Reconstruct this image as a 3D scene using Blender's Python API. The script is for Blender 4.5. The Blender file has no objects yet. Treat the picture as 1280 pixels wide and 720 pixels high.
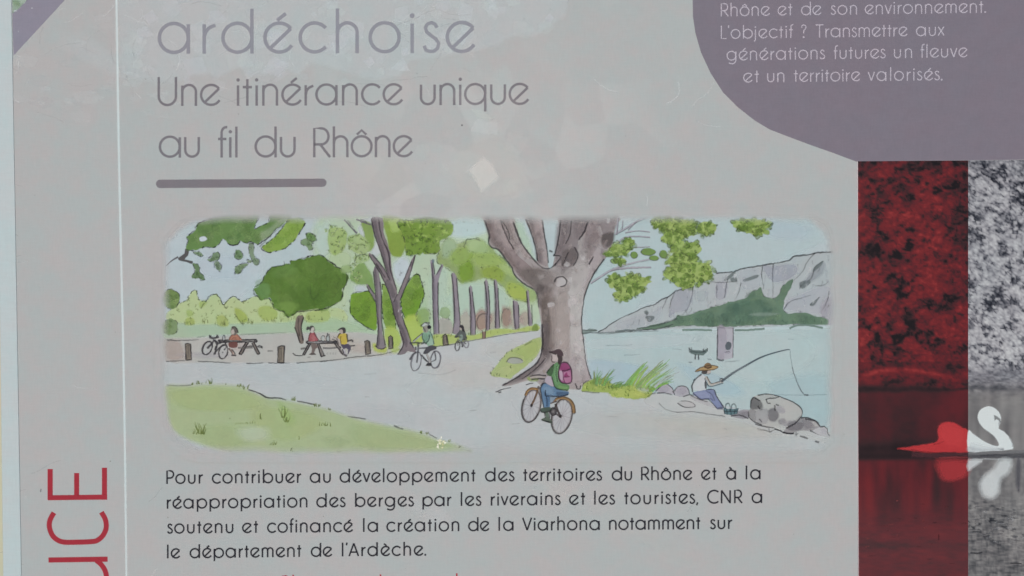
import bpy, math, random
import numpy as np
from mathutils import Vector, Matrix
from mathutils.geometry import delaunay_2d_cdt

random.seed(7)
SC = bpy.context.scene
COL = SC.collection

# ------------------------------------------------------------------ camera
PX = 0.0006            # one photograph pixel is about 0.6 mm on the panel
FOC = 1100.0           # focal length in photograph pixels
DIST = PX * FOC
PITCH, ROLL = 0.0137, 0.0095
LEAN = math.radians(30)          # the panel leans back like a lectern board

ROOT_M = Matrix.Rotation(math.pi / 2 - LEAN, 4, 'X')
cam_pos = Vector((0, DIST * math.sin(PITCH), DIST * math.cos(PITCH)))
fwd = (-cam_pos).normalized()
right = Vector((1, 0, 0)).cross(fwd).cross(fwd) * -1
right = Vector((1, 0, 0))
up = right.cross(fwd) * 1.0
right, up = (right * math.cos(ROLL) - up * math.sin(ROLL)), (right * math.sin(ROLL) + up * math.cos(ROLL))
cam_local = Matrix((
    (right.x, up.x, -fwd.x, cam_pos.x),
    (right.y, up.y, -fwd.y, cam_pos.y),
    (right.z, up.z, -fwd.z, cam_pos.z),
    (0, 0, 0, 1)))
cam_data = bpy.data.cameras.new('camera')
cam_data.sensor_width = 36.0
cam_data.lens = FOC / 1280.0 * 36.0
cam_data.clip_start = 0.01
cam_data.clip_end = 500.0
cam = bpy.data.objects.new('camera', cam_data)
COL.objects.link(cam)
cam.matrix_world = ROOT_M @ cam_local
SC.camera = cam


def P(x, y):
    """photograph pixel -> point on the panel's printed face (panel coordinates, metres)"""
    d = fwd * FOC + right * (x - 640.0) - up * (y - 360.0)
    t = -cam_pos.z / d.z
    q = cam_pos + d * t
    return q.x, q.y


# ------------------------------------------------------------------ world, sun, exposure
hx, hy = P(606, 205)
view = (Vector((hx, hy, 0)) - cam_pos).normalized()
refl = Vector((view.x, view.y, -view.z))
sun_dir = (ROOT_M.to_3x3() @ refl).normalized()        # towards the sun (it glints in the film here)

world = bpy.data.worlds.new('World')
SC.world = world
world.use_nodes = True
wn = world.node_tree
bg = wn.nodes.get('Background')
sky = wn.nodes.new('ShaderNodeTexSky')
sky.sky_type = 'NISHITA'
sky.sun_disc = False
sky.sun_elevation = math.asin(sun_dir.z)
sky.sun_rotation = math.atan2(sun_dir.x, sun_dir.y)
sky.air_density = 1.0
sky.dust_density = 3.0
sky.ozone_density = 1.0
wn.links.new(sky.outputs[0], bg.inputs[0])
bg.inputs[1].default_value = 0.08

sun_data = bpy.data.lights.new('sun', 'SUN')
sun_data.energy = 1.1
sun_data.angle = math.radians(11)
sun_data.color = (1.0, 0.96, 0.9)
sun = bpy.data.objects.new('sun', sun_data)
COL.objects.link(sun)
sun.rotation_mode = 'QUATERNION'
sun.rotation_quaternion = sun_dir.to_track_quat('Z', 'Y')
sun.location = (0, -2, 2)

SC.view_settings.view_transform = 'Standard'
SC.view_settings.look = 'None'
SC.view_settings.exposure = EXPOSURE = 0.0
SC.view_settings.gamma = 1.0
SC.view_settings.use_curve_mapping = False
SC.render.engine = 'CYCLES'
SC.cycles.transparent_max_bounces = 96
SC.cycles.max_bounces = 6
SC.cycles.diffuse_bounces = 0

# ------------------------------------------------------------------ colours
KR, KG, KB = 0.842, 0.802, 0.774      # light on the panel (albedo 1 -> linear picture value)
VEIL = (0.012, 0.0115, 0.0105)          # what the film's gloss adds


def lin(v):
    v /= 255.0
    return v / 12.92 if v <= 0.04045 else ((v + 0.055) / 1.055) ** 2.4


def alb(c):
    return tuple(min(0.95, max(0.004, (lin(v) - e) / k)) for v, e, k in zip(c, VEIL, (KR, KG, KB)))


INK = (40, 38, 44)
LINE = 1.0               # pen weight

# ------------------------------------------------------------------ materials


def mat_base(name):
    m = bpy.data.materials.new(name)
    m.use_nodes = True
    nt = m.node_tree
    b = nt.nodes['Principled BSDF']
    b.inputs['Roughness'].default_value = 0.5
    b.inputs['Specular IOR Level'].default_value = 0.10
    return m, nt, b


def film(nt, b):
    """the crazed clear film over the whole print: weak coat, each craze cell tilted a little"""
    N, L = nt.nodes, nt.links
    tc = N.new('ShaderNodeTexCoord')
    warp = N.new('ShaderNodeTexNoise')
    warp.inputs['Scale'].default_value = 26
    warp.inputs['Detail'].default_value = 2
    L.new(tc.outputs['Object'], warp.inputs['Vector'])
    mx = N.new('ShaderNodeVectorMath'); mx.operation = 'MULTIPLY_ADD'
    mx.inputs[1].default_value = (0.03, 0.03, 0.0)
    L.new(warp.outputs['Color'], mx.inputs[0])
    L.new(tc.outputs['Object'], mx.inputs[2])
    vor = N.new('ShaderNodeTexVoronoi')
    vor.voronoi_dimensions = '2D'
    vor.inputs['Scale'].default_value = 34
    L.new(mx.outputs[0], vor.inputs['Vector'])
    sub = N.new('ShaderNodeVectorMath'); sub.operation = 'SUBTRACT'
    sub.inputs[1].default_value = (0.5, 0.5, 0.5)
    L.new(vor.outputs['Color'], sub.inputs[0])
    scl = N.new('ShaderNodeVectorMath'); scl.operation = 'MULTIPLY'
    scl.inputs[1].default_value = (0.10, 0.10, 0.0)
    L.new(sub.outputs[0], scl.inputs[0])
    geo = N.new('ShaderNodeNewGeometry')
    add = N.new('ShaderNodeVectorMath'); add.operation = 'ADD'
    L.new(geo.outputs['Normal'], add.inputs[0])
    vt = N.new('ShaderNodeVectorTransform')
    vt.vector_type = 'VECTOR'; vt.convert_from = 'OBJECT'; vt.convert_to = 'WORLD'
    L.new(scl.outputs[0], vt.inputs[0])
    L.new(vt.outputs[0], add.inputs[1])
    nrm = N.new('ShaderNodeVectorMath'); nrm.operation = 'NORMALIZE'
    L.new(add.outputs[0], nrm.inputs[0])
    L.new(nrm.outputs[0], b.inputs['Coat Normal'])
    b.inputs['Coat Weight'].default_value = 0.038
    b.inputs['Coat Roughness'].default_value = 0.16
    b.inputs['Coat IOR'].default_value = 1.45
    return tc


def noise(nt, tc, scale, detail=3, rough=0.6, stretch=None):
    N, L = nt.nodes, nt.links
    n = N.new('ShaderNodeTexNoise')
    n.inputs['Scale'].default_value = scale
    n.inputs['Detail'].default_value = detail
    n.inputs['Roughness'].default_value = rough
    if stretch:
        mp = N.new('ShaderNodeMapping')
        mp.inputs['Scale'].default_value = stretch
        L.new(tc.outputs['Object'], mp.inputs[0])
        L.new(mp.outputs[0], n.inputs['Vector'])
    else:
        L.new(tc.outputs['Object'], n.inputs['Vector'])
    return n


def ramp(nt, src, a, b, lo, hi):
    r = nt.nodes.new('ShaderNodeMapRange')
    r.inputs[1].default_value, r.inputs[2].default_value = a, b
    r.inputs[3].default_value, r.inputs[4].default_value = lo, hi
    nt.links.new(src, r.inputs[0])
    return r.outputs[0]


def mul(nt, a, b, op='MULTIPLY'):
    m = nt.nodes.new('ShaderNodeMath'); m.operation = op
    for i, v in enumerate((a, b)):
        if isinstance(v, (int, float)):
            m.inputs[i].default_value = v
        else:
            nt.links.new(v, m.inputs[i])
    return m.outputs[0]


def weave(nt, tc):
    """fine woven grain of the vinyl print"""
    a = noise(nt, tc, 900, 2, 0.6, (1.0, 0.12, 1.0))
    c = noise(nt, tc, 900, 2, 0.6, (0.12, 1.0, 1.0))
    s = mul(nt, a.outputs[0], c.outputs[0], 'ADD')
    return ramp(nt, s, 0.6, 1.4, 0.965, 1.035)


def tint(nt, tc, col_socket_or_value, weave_on=True, mottle=0.0, chroma=0.5):
    """print colour -> faded, slightly stained, grained colour"""
    N, L = nt.nodes, nt.links
    n1 = noise(nt, tc, 9, 3, 0.55)
    n2 = noise(nt, tc, 55, 3, 0.6)
    s = mul(nt, mul(nt, n1.outputs[0], 0.45), mul(nt, n2.outputs[0], 0.55), 'ADD')
    cr = N.new('ShaderNodeValToRGB')
    cr.color_ramp.elements[0].position = 0.40
    cr.color_ramp.elements[1].position = 0.60
    k = chroma
    cr.color_ramp.elements[0].color = (1 - 0.055 * k, 1 + 0.02 * k, 1 + 0.03 * k, 1)
    cr.color_ramp.elements[1].color = (1 + 0.026 * k, 1 - 0.012 * k, 1 - 0.004 * k, 1)
    L.new(s, cr.inputs[0])
    vm = N.new('ShaderNodeVectorMath'); vm.operation = 'MULTIPLY'
    if isinstance(col_socket_or_value, tuple):
        vm.inputs[0].default_value = col_socket_or_value
    else:
        L.new(col_socket_or_value, vm.inputs[0])
    L.new(cr.outputs[0], vm.inputs[1])
    out = vm.outputs[0]
    g = None
    if weave_on:
        g = weave(nt, tc)
    if mottle:
        a = noise(nt, tc, 95, 5, 0.62)
        c = noise(nt, tc, 420, 3, 0.7)
        q = mul(nt, mul(nt, a.outputs[0], 0.65), mul(nt, c.outputs[0], 0.35), 'ADD')
        q = ramp(nt, q, 0.33, 0.67, -mottle, mottle)
        if not isinstance(col_socket_or_value, tuple):       # pale washes carry little pigment, so little mottling
            bw = N.new('ShaderNodeRGBToBW')
            L.new(col_socket_or_value, bw.inputs[0])
            q = mul(nt, q, ramp(nt, bw.outputs[0], 0.12, 0.50, 1.0, 0.22))
        q = mul(nt, q, 1.0, 'ADD')
        g = mul(nt, g, q) if g is not None else q
    if g is not None:
        v2 = N.new('ShaderNodeVectorMath'); v2.operation = 'SCALE'
        L.new(out, v2.inputs[0]); L.new(g, v2.inputs['Scale'])
        out = v2.outputs[0]
    return out


def see_through(nt, b, at):
    """thin ink: density a covers, and light crosses the layer twice (in and out), so each pass transmits sqrt(1-a)"""
    N, L = nt.nodes, nt.links
    one = mul(nt, 1.0, at.outputs[1], 'SUBTRACT')
    one = mul(nt, one, 0.0, 'MAXIMUM')
    t = mul(nt, one, 0.5, 'POWER')
    tr = N.new('ShaderNodeBsdfTransparent')
    L.new(t, tr.inputs[0])
    mixs = N.new('ShaderNodeMixShader')
    L.new(at.outputs[1], mixs.inputs[0])
    L.new(b.outputs[0], mixs.inputs[2])
    addn = N.new('ShaderNodeAddShader')
    L.new(mixs.outputs[0], addn.inputs[0]); L.new(tr.outputs[0], addn.inputs[1])
    out = next(n for n in N if n.type == 'OUTPUT_MATERIAL')
    L.new(addn.outputs[0], out.inputs['Surface'])


def make_ink(name, mottle, weave_on=True, chroma=0.5, gloss=True):
    m, nt, b = mat_base(name)
    tc = film(nt, b)
    at = nt.nodes.new('ShaderNodeVertexColor'); at.layer_name = 'Col'
    nt.links.new(tint(nt, tc, at.outputs[0], weave_on, mottle, chroma), b.inputs['Base Color'])
    see_through(nt, b, at)
    return m


def make_flat(name, rgb, chroma=1.0, alpha=False):
    m, nt, b = mat_base(name)
    tc = film(nt, b)
    nt.links.new(tint(nt, tc, alb(rgb), True, 0.0, chroma), b.inputs['Base Color'])
    if alpha:
        at = nt.nodes.new('ShaderNodeVertexColor'); at.layer_name = 'Col'
        see_through(nt, b, at)
    return m


PANEL_RGB = (175.5, 175.5, 174.5)
M_PANEL = make_flat('grey_print', PANEL_RGB, 1.0, True)
M_TEXT = make_ink('lettering_ink', 0.05, True, 0.5)
M_WASH = make_ink('watercolour_ink', 0.18, True, 0.6)
M_PHOTO = make_ink('photo_ink', 0.03, True, 0.3)
M_EDGE = make_flat('white_margin', (187, 196, 197), 0.8)
M_BACK = make_flat('cream_backdrop', (196, 194, 170), 0.6)

# ------------------------------------------------------------------ top-level thing
root = bpy.data.objects.new('information_panel', None)
COL.objects.link(root)
root.matrix_world = ROOT_M
root['label'] = 'grey outdoor information panel with French text, watercolour riverside picture and red tinted swan photo'
root['category'] = 'information sign'

# ------------------------------------------------------------------ painter
ZSTEP = 1.6e-6
_lv = np.zeros((330, 520), dtype=np.int32)      # how many ink layers lie on each 4-pixel cell so far


def nextz(cells, box=False):
    """height of the next ink layer: just above whatever was printed in the same place"""
    if box:
        xs = [int(p[0] // 4) + 80 for p in cells]; ys = [int(p[1] // 4) + 80 for p in cells]
        sl = (slice(max(min(ys), 0), max(ys) + 1), slice(max(min(xs), 0), max(xs) + 1))
        k = int(_lv[sl].max()) + 1
        _lv[sl] = k
    else:
        idx = set()
        for x, y in cells:
            i, j = int(y // 4) + 80, int(x // 4) + 80
            for a in (-1, 0, 1):
                for b in (-1, 0, 1):
                    if 0 <= i + a < 330 and 0 <= j + b < 520:
                        idx.add((i + a, j + b))
        ii = [q[0] for q in idx]; jj = [q[1] for q in idx]
        k = int(_lv[ii, jj].max()) + 1
        _lv[ii, jj] = k
    return 2e-5 + k * ZSTEP


def catmull(pts, closed=False, n=4):
    pts = [tuple(p) for p in pts]
    m = len(pts)
    if m < 3 or n <= 1:
        return pts
    out = []
    rng = range(m) if closed else range(m - 1)
    for i in rng:
        if closed:
            p0, p1, p2, p3 = pts[(i - 1) % m], pts[i], pts[(i + 1) % m], pts[(i + 2) % m]
        else:
            p0, p1, p2, p3 = pts[max(i - 1, 0)], pts[i], pts[i + 1], pts[min(i + 2, m - 1)]
        for k in range(n):
            t = k / n
            t2, t3 = t * t, t * t * t
            out.append(tuple(0.5 * (2 * p1[j] + (p2[j] - p0[j]) * t + (2 * p0[j] - 5 * p1[j] + 4 * p2[j] - p3[j]) * t2
                                    + (3 * p1[j] - p0[j] - 3 * p2[j] + p3[j]) * t3) for j in (0, 1)))
    if not closed:
        out.append(pts[-1])
    return out


def resample(pts, step, closed):
    q = pts + [pts[0]] if closed else pts
    out = []
    acc = 0.0
    for a, b in zip(q[:-1], q[1:]):
        d = math.hypot(b[0] - a[0], b[1] - a[1])
        k = max(1, int(round(d / step)))
        for i in range(k):
            t = i / k
            out.append((a[0] + (b[0] - a[0]) * t, a[1] + (b[1] - a[1]) * t))
    if not closed:
        out.append(q[-1])
    return out


def area(p):
    return 0.5 * sum(p[i][0] * p[(i + 1) % len(p)][1] - p[(i + 1) % len(p)][0] * p[i][1] for i in range(len(p)))


def normals(p, closed=True):
    n = len(p)
    out = []
    for i in range(n):
        a = p[(i - 1) % n] if closed or i > 0 else p[i]
        b = p[(i + 1) % n] if closed or i < n - 1 else p[i]
        dx, dy = b[0] - a[0], b[1] - a[1]
        l = math.hypot(dx, dy) or 1.0
        out.append((dy / l, -dx / l))
    return out


class Ink:
    """collects flat printed shapes (given in photograph pixels) and links them as ONE mesh object"""

    def __init__(self, name, parent, mat):
        self.name, self.parent, self.mat = name, parent, mat
        self.v, self.c, self.f = [], [], []

    def tone(self, rgb):
        """the watercolour is printed a little duller than pure paint"""
        if self.mat.name == 'watercolour_ink':
            y = .3 * rgb[0] + .59 * rgb[1] + .11 * rgb[2]
            rgb = tuple((y + (v - y) * .93) * .98 for v in rgb)
        return alb(rgb)

    def add(self, p, z, col, a):
        x, y = P(p[0], p[1])
        self.v.append((x, y, z))
        self.c.append((col[0], col[1], col[2], a))
        return len(self.v) - 1

    def fill(self, pts, rgb, a=1.0, feather=1.0, smooth=3, rough=0.0, step=2.5, seed=None, z=None):
        col = self.tone(rgb)
        p = catmull(pts, True, smooth) if smooth > 1 else list(pts)
        if rough:
            p = resample(p, step, True)
            r = random.Random(seed if seed is not None else len(self.v) + 11)
            nn = normals(p)
            ph = [r.uniform(-1, 1) for _ in p]
            ph = [(ph[i] * 0.6 + ph[i - 1] * 0.4) for i in range(len(ph))]
            p = [(q[0] + n[0] * rough * h, q[1] + n[1] * rough * h) for q, n, h in zip(p, nn, ph)]
        q = [p[0]]
        for s in p[1:]:
            if math.hypot(s[0] - q[-1][0], s[1] - q[-1][1]) > 0.05:
                q.append(s)
        p = q
        if area(p) < 0:
            p.reverse()
        z = z or nextz(p, True)
        nn = normals(p)          # outward for positive area in y-down pixels
        xs = [q_[0] for q_ in p]; ys = [q_[1] for q_ in p]
        feather = min(feather, .55 * min(max(xs) - min(xs), max(ys) - min(ys)))
        h = feather / 2
        if feather > 4 and len(pts) <= 12:
            # broad soft wash: fade towards / away from the middle so that narrow ends do not fold over
            A_ = abs(area(p)); cx = sum(xs) / len(xs); cy = sum(ys) / len(ys)
            k = min(.6, h / max(1.0, math.sqrt(A_ / math.pi)))
            inner = [(cx + (x - cx) * (1 - k), cy + (y - cy) * (1 - k)) for x, y in p]
            outer = [(cx + (x - cx) * (1 + k), cy + (y - cy) * (1 + k)) for x, y in p]
        else:
            inner = [(s[0] - n[0] * h, s[1] - n[1] * h) for s, n in zip(p, nn)]
            outer = [(s[0] + n[0] * h, s[1] + n[1] * h) for s, n in zip(p, nn)]
        i0 = [self.add(s, z, col, a) for s in inner]
        cv, _e, cf, ov, _oe, _of = delaunay_2d_cdt([Vector(s) for s in inner], [], [list(range(len(inner)))], 1, 1e-4)
        m_ = [i0[o[0]] if o else self.add(q_, z, col, a) for q_, o in zip(cv, ov)]
        self.f.extend(tuple(m_[k] for k in t) for t in cf)
        if feather > 0:
            o0 = [self.add(s, z, col, 0.0) for s in outer]
            n = len(i0)
            for k in range(n):
                j = (k + 1) % n
                self.f.append((i0[k], i0[j], o0[j], o0[k]))
        return self

    def ell(self, cx, cy, rx, ry, rot, rgb, a=1.0, feather=1.0, wob=0.0, n=14, seed=None):
        r = random.Random(seed if seed is not None else int(cx * 31 + cy * 17))
        feather = min(feather, 1.6 * min(rx, ry))
        c, s = math.cos(math.radians(rot)), math.sin(math.radians(rot))
        pts = []
        for k in range(n):
            t = 2 * math.pi * k / n
            w = 1 + r.uniform(-wob, wob)
            x, y = rx * math.cos(t) * w, ry * math.sin(t) * w
            pts.append((cx + x * c - y * s, cy + x * s + y * c))
        if feather <= 3:
            return self.fill(pts, rgb, a, feather, 2)
        p = catmull(pts, True, 2)
        col = self.tone(rgb)
        z = nextz(p, True)
        k = min(.8, feather / (2 * min(rx, ry)))
        mid = self.add((cx, cy), z, col, a)
        rows = [[self.add((cx + (x - cx) * q, cy + (y - cy) * q), z, col, al) for x, y in p] for q, al in ((1 - k, a), (1 - k * .2, a * .62), (1 + k * .5, a * .2), (1 + k, 0.0))]
        n = len(p)
        for i in range(n):
            j = (i + 1) % n
            self.f.append((mid, rows[0][i], rows[0][j]))
            for A_, B_ in zip(rows[:-1], rows[1:]):
                self.f.append((A_[i], B_[i], B_[j], A_[j]))
        return self

    def stroke(self, pts, w, rgb=INK, a=1.0, taper=None, smooth=4, soft=0.9, jit=0.0, closed=False, butt=True):
        col = self.tone(rgb)
        pen = self.mat.name == 'watercolour_ink' and w < 2.0
        r_ = random.Random(len(self.v) * 7 + 3)
        p = catmull(pts, closed, smooth) if smooth > 1 and len(pts) > 2 else list(pts)
        if pen:
            jit = max(jit, .22)
        if jit:
            p = resample(p, 3.0 if not pen else 2.2, closed)
            r = random.Random(int(abs(pts[0][0] * 13 + pts[0][1] * 7)) + len(self.v))
            p = [(s[0] + r.uniform(-jit, jit), s[1] + r.uniform(-jit, jit)) for s in p]
        q = [p[0]]
        for s in p[1:]:
            if math.hypot(s[0] - q[-1][0], s[1] - q[-1][1]) > 0.02:
                q.append(s)
        p = q
        n = len(p)
        if n < 2:
            return self
        z = nextz(resample(p, 3.0, closed))
        nn = normals(p, closed)
        rows = []
        for i, (s, d) in enumerate(zip(p, nn)):
            t = i / (n - 1)
            ww = w * (LINE if w < 2.0 else 1.0)
            am = a
            if pen and n > 3:
                mo = .6 * mo + .4 * r_.uniform(.15, 1.75) if i else r_.uniform(.7, 1.2)
                ww *= .45 + .62 * mo
                am = a * min(1.0, .62 + .45 * mo)
            if taper:
                ww = ww * (taper[0] + (taper[1] - taper[0]) * t)
            hi = max(ww / 2 - soft / 2, 0.02)
            ho = ww / 2 + soft / 2
            aa = am * min(1.0, max(0.25, ww / soft)) if ww < soft else am
            rows.append((self.add((s[0] + d[0] * ho, s[1] + d[1] * ho), z, col, 0.0),
                         self.add((s[0] + d[0] * hi, s[1] + d[1] * hi), z, col, aa),
                         self.add((s[0] - d[0] * hi, s[1] - d[1] * hi), z, col, aa),
                         self.add((s[0] - d[0] * ho, s[1] - d[1] * ho), z, col, 0.0)))
        rng = range(n) if closed else range(n - 1)
        for i in rng:
            A, B = rows[i], rows[(i + 1) % n]
            for k in range(3):
                self.f.append((A[k], A[k + 1], B[k + 1], B[k]))
        return self

    def ring(self, cx, cy, rx, ry, rot, w, rgb=INK, a=1.0, t0=0, t1=360):
        c, s = math.cos(math.radians(rot)), math.sin(math.radians(rot))
        pts = []
        full = abs(t1 - t0) >= 360
        m = 26
        for k in range(m if full else m + 1):
            t = math.radians(t0 + (t1 - t0) * k / m)
            x, y = rx * math.cos(t), ry * math.sin(t)
            pts.append((cx + x * c - y * s, cy + x * s + y * c))
        return self.stroke(pts, w, rgb, a, None, 1, 0.9, 0, full)

    def done(self, label=None):
        me = bpy.data.meshes.new(self.name)
        v_ = self.v
        for i, f in enumerate(self.f):              # every printed face looks out of the board
            ar = sum(v_[f[k]][0] * v_[f[(k + 1) % len(f)]][1] - v_[f[(k + 1) % len(f)]][0] * v_[f[k]][1] for k in range(len(f)))
            if ar < 0:
                self.f[i] = tuple(reversed(f))
        me.from_pydata(self.v, [], self.f)
        at = me.color_attributes.new('Col', 'FLOAT_COLOR', 'POINT')
        at.data.foreach_set('color', np.array(self.c, dtype=np.float32).ravel())
        me.materials.append(self.mat)
        o = bpy.data.objects.new(self.name, me)
        COL.objects.link(o)
        o.parent = self.parent
        if label:
            o['label'] = label
        return o


def slab(name, poly, z0, z1, mat, bevel=0.0):
    """a real plate: pixel outline, from depth z0 to z1"""
    n = len(poly)
    q = [P(*p) for p in poly]
    v = [(x, y, z0) for x, y in q] + [(x, y, z1) for x, y in q]
    f = [tuple(range(n))[::-1], tuple(range(n, 2 * n))] + [(i, (i + 1) % n, n + (i + 1) % n, n + i) for i in range(n)]
    me = bpy.data.meshes.new(name)
    me.from_pydata(v, [], f)
    at = me.color_attributes.new('Col', 'FLOAT_COLOR', 'POINT')
    at.data.foreach_set('color', np.ones(len(v) * 4, dtype=np.float32))
    me.materials.append(mat)
    o = bpy.data.objects.new(name, me)
    COL.objects.link(o)
    o.parent = root
    if bevel:
        md = o.modifiers.new('edge', 'BEVEL'); md.width = bevel; md.segments = 3
        for pl in me.polygons:
            pl.use_smooth = False
    return o


def shift(ox, oy, s):
    return lambda *pts: [(ox + x / s, oy + y / s) for x, y in pts]


# ------------------------------------------------------------------ the board itself
def edge_x(y):                      # where the white margin meets the grey print
    return 14.8 + 0.0172 * y


slab('backdrop_board', [(-34, -300), (1520, -300), (1520, 1000), (-17, 1000)], -0.016, -0.006, M_BACK, 0.001)  # cream board stands in for the blurred background beyond the left edge
slab('face_board', [(edge_x(-260), -260), (1500, -260), (1500, 960), (edge_x(960), 960)], -0.006, 0.0, M_PANEL)
# pale rounded margin down the left edge
slab('margin_strip', [(-8.2, -260), (edge_x(-260) - .2, -260), (edge_x(960) - .2, 960), (7.0, 960)], -0.0056, 0.0004, M_EDGE, 0.0006)

# ------------------------------------------------------------------ lettering: a thin geometric alphabet drawn as strokes
def arc(cx, cy, rx, ry, a0, a1, n=18):
    return [(cx + rx * math.cos(math.radians(a0 + (a1 - a0) * k / n)), cy + ry * math.sin(math.radians(a0 + (a1 - a0) * k / n)))
            for k in range(n + 1)]


ASC, CAP = 1.50, 1.40
BOWL = [arc(.5, .5, .5, .5, 0, 360, 32)]
E_ = [arc(.5, .5, .5, .5, 38, 328, 28), [(.5 + .5 * math.cos(math.radians(38)), .5 + .5 * math.sin(math.radians(38))), (.17, .12)]]
NARCH = arc(.34, .66, .34, .34, 180, 0, 14) + [(.68, -.05)]
DOT = ('dot',)


def dot(x, y, r=.085):
    return ('dot', x, y, r)


ACUTE, GRAVE, CIRC = [(.42, 1.09), (.72, 1.33)], [(.28, 1.33), (.58, 1.09)], [(.26, 1.08), (.5, 1.30), (.74, 1.08)]
G = {
    'a': (1.0, 'rs', BOWL + [[(1.0, .97), (1.0, -.05)]]),
    'b': (1.0, 'sr', BOWL + [[(0, ASC), (0, -.05)]]),
    'c': (.90, 'ro', [arc(.5, .5, .5, .5, 40, 320, 28)]),
    'd': (1.0, 'rs', BOWL + [[(1.0, ASC), (1.0, -.05)]]),
    'e': (.93, 'ro', E_),
    'f': (.40, 'oo', [[(.18, -.05)] + [(.18, 1.2)] + arc(.42, 1.2, .24, .27, 180, 80, 8), [(0, .88), (.42, .88)]]),
    'g': (1.0, 'rs', BOWL + [[(1.0, .97), (1.0, .0)] + arc(.55, -.02, .45, .40, 0, -140, 12)]),
    'h': (.68, 'ss', [[(0, ASC), (0, -.05)], NARCH]),
    'i': (0.0, 'ss', [[(0, .97), (0, -.05)], dot(0, 1.24)]),
    'j': (.10, 'os', [[(.10, .97), (.10, -.15)] + arc(-.12, -.15, .22, .2, 0, -80, 8), dot(.10, 1.24)]),
    'l': (0.0, 'ss', [[(0, ASC), (0, -.05)]]),
    'm': (1.16, 'ss', [[(0, .97), (0, -.05)], arc(.29, .71, .29, .29, 180, 0, 12) + [(.58, -.05)],
                       arc(.87, .71, .29, .29, 180, 0, 12) + [(1.16, -.05)]]),
    'n': (.68, 'ss', [[(0, .97), (0, -.05)], NARCH]),
    'o': (1.0, 'rr', BOWL),
    'p': (1.0, 'sr', BOWL + [[(0, .97), (0, -.42)]]),
    'q': (1.0, 'rs', BOWL + [[(1, .97), (1, -.38)]]),
    'r': (.36, 'so', [[(0, .97), (0, -.05)], [(0, .52), (.05, .70), (.16, .84), (.38, .94)]]),
    's': (.54, 'oo', [[(.47, .82), (.41, .94), (.28, 1.0), (.14, .95), (.07, .82), (.11, .68), (.27, .55), (.43, .43), (.53, .28),
                       (.49, .11), (.37, .02), (.23, 0), (.09, .05), (.03, .2)]]),
    't': (.46, 'oo', [[(.23, 1.28), (.23, -.05)], [(0, .88), (.46, .88)]]),
    'u': (.68, 'ss', [[(0, .98), (0, .34)] + arc(.34, .34, .34, .34, 180, 360, 14) + [(.68, .98)]]),
    'v': (.72, 'oo', [[(0, 1.0), (.36, 0)], [(.36, 0), (.72, 1.0)]]),
    'x': (.66, 'oo', [[(0, 1.0), (.66, 0)], [(.66, 1.0), (0, 0)]]),
    'U': (.86, 'ss', [[(0, CAP), (0, .43)] + arc(.43, .43, .43, .43, 180, 360, 16) + [(.86, CAP)]]),
    'R': (.80, 'so', [[(0, -.05), (0, CAP), (.34, CAP)] + arc(.36, 1.0, .36, .40, 90, -90, 14) + [(0, .60)], [(.30, .60), (.80, -.04)]]),
    'P': (.72, 'so', [[(0, -.05), (0, CAP), (.32, CAP)] + arc(.34, 1.0, .38, .40, 90, -90, 14) + [(0, .60)]]),
    'L': (.58, 'so', [[(0, CAP + .05), (0, 0), (.58, 0)]]),
    'T': (.88, 'oo', [[(0, CAP), (.88, CAP)], [(.44, CAP), (.44, -.05)]]),
    'C': (1.16, 'ro', [arc(.70, .70, .70, .70, 48, 312, 26)]),
    'N': (.95, 'ss', [[(0, -.05), (0, CAP)], [(0, CAP), (.95, 0)], [(.95, CAP), (.95, -.05)]]),
    'V': (.98, 'oo', [[(0, CAP), (.49, 0)], [(.49, 0), (.98, CAP)]]),
    'A': (1.04, 'oo', [[(0, -.03), (.52, CAP)], [(.52, CAP), (1.04, -.03)], [(.2, .42), (.84, .42)]]),
    '?': (.55, 'oo', [[(.02, 1.12), (.08, 1.32), (.26, 1.42), (.46, 1.34), (.53, 1.15), (.45, .95), (.30, .80), (.26, .62), (.26, .45)],
                      dot(.26, .02, .10)]),
    '.': (.06, 'oo', [dot(.03, .03, .10)]),
    ',': (.10, 'oo', [[(.10, .10), (.0, -.24)]]),
    "'": (.08, 'oo', [[(.08, CAP + .1), (.02, CAP - .22)]]),
}
G['é'] = (G['e'][0], 'ro', E_ + [ACUTE])
G['è'] = (G['e'][0], 'ro', E_ + [GRAVE])
G['à'] = (1.0, 'rs', G['a'][2] + [GRAVE])
G['ô'] = (1.0, 'rr', BOWL + [CIRC])
BEAR = {'r': .14, 's': .22, 'o': .09}


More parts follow.
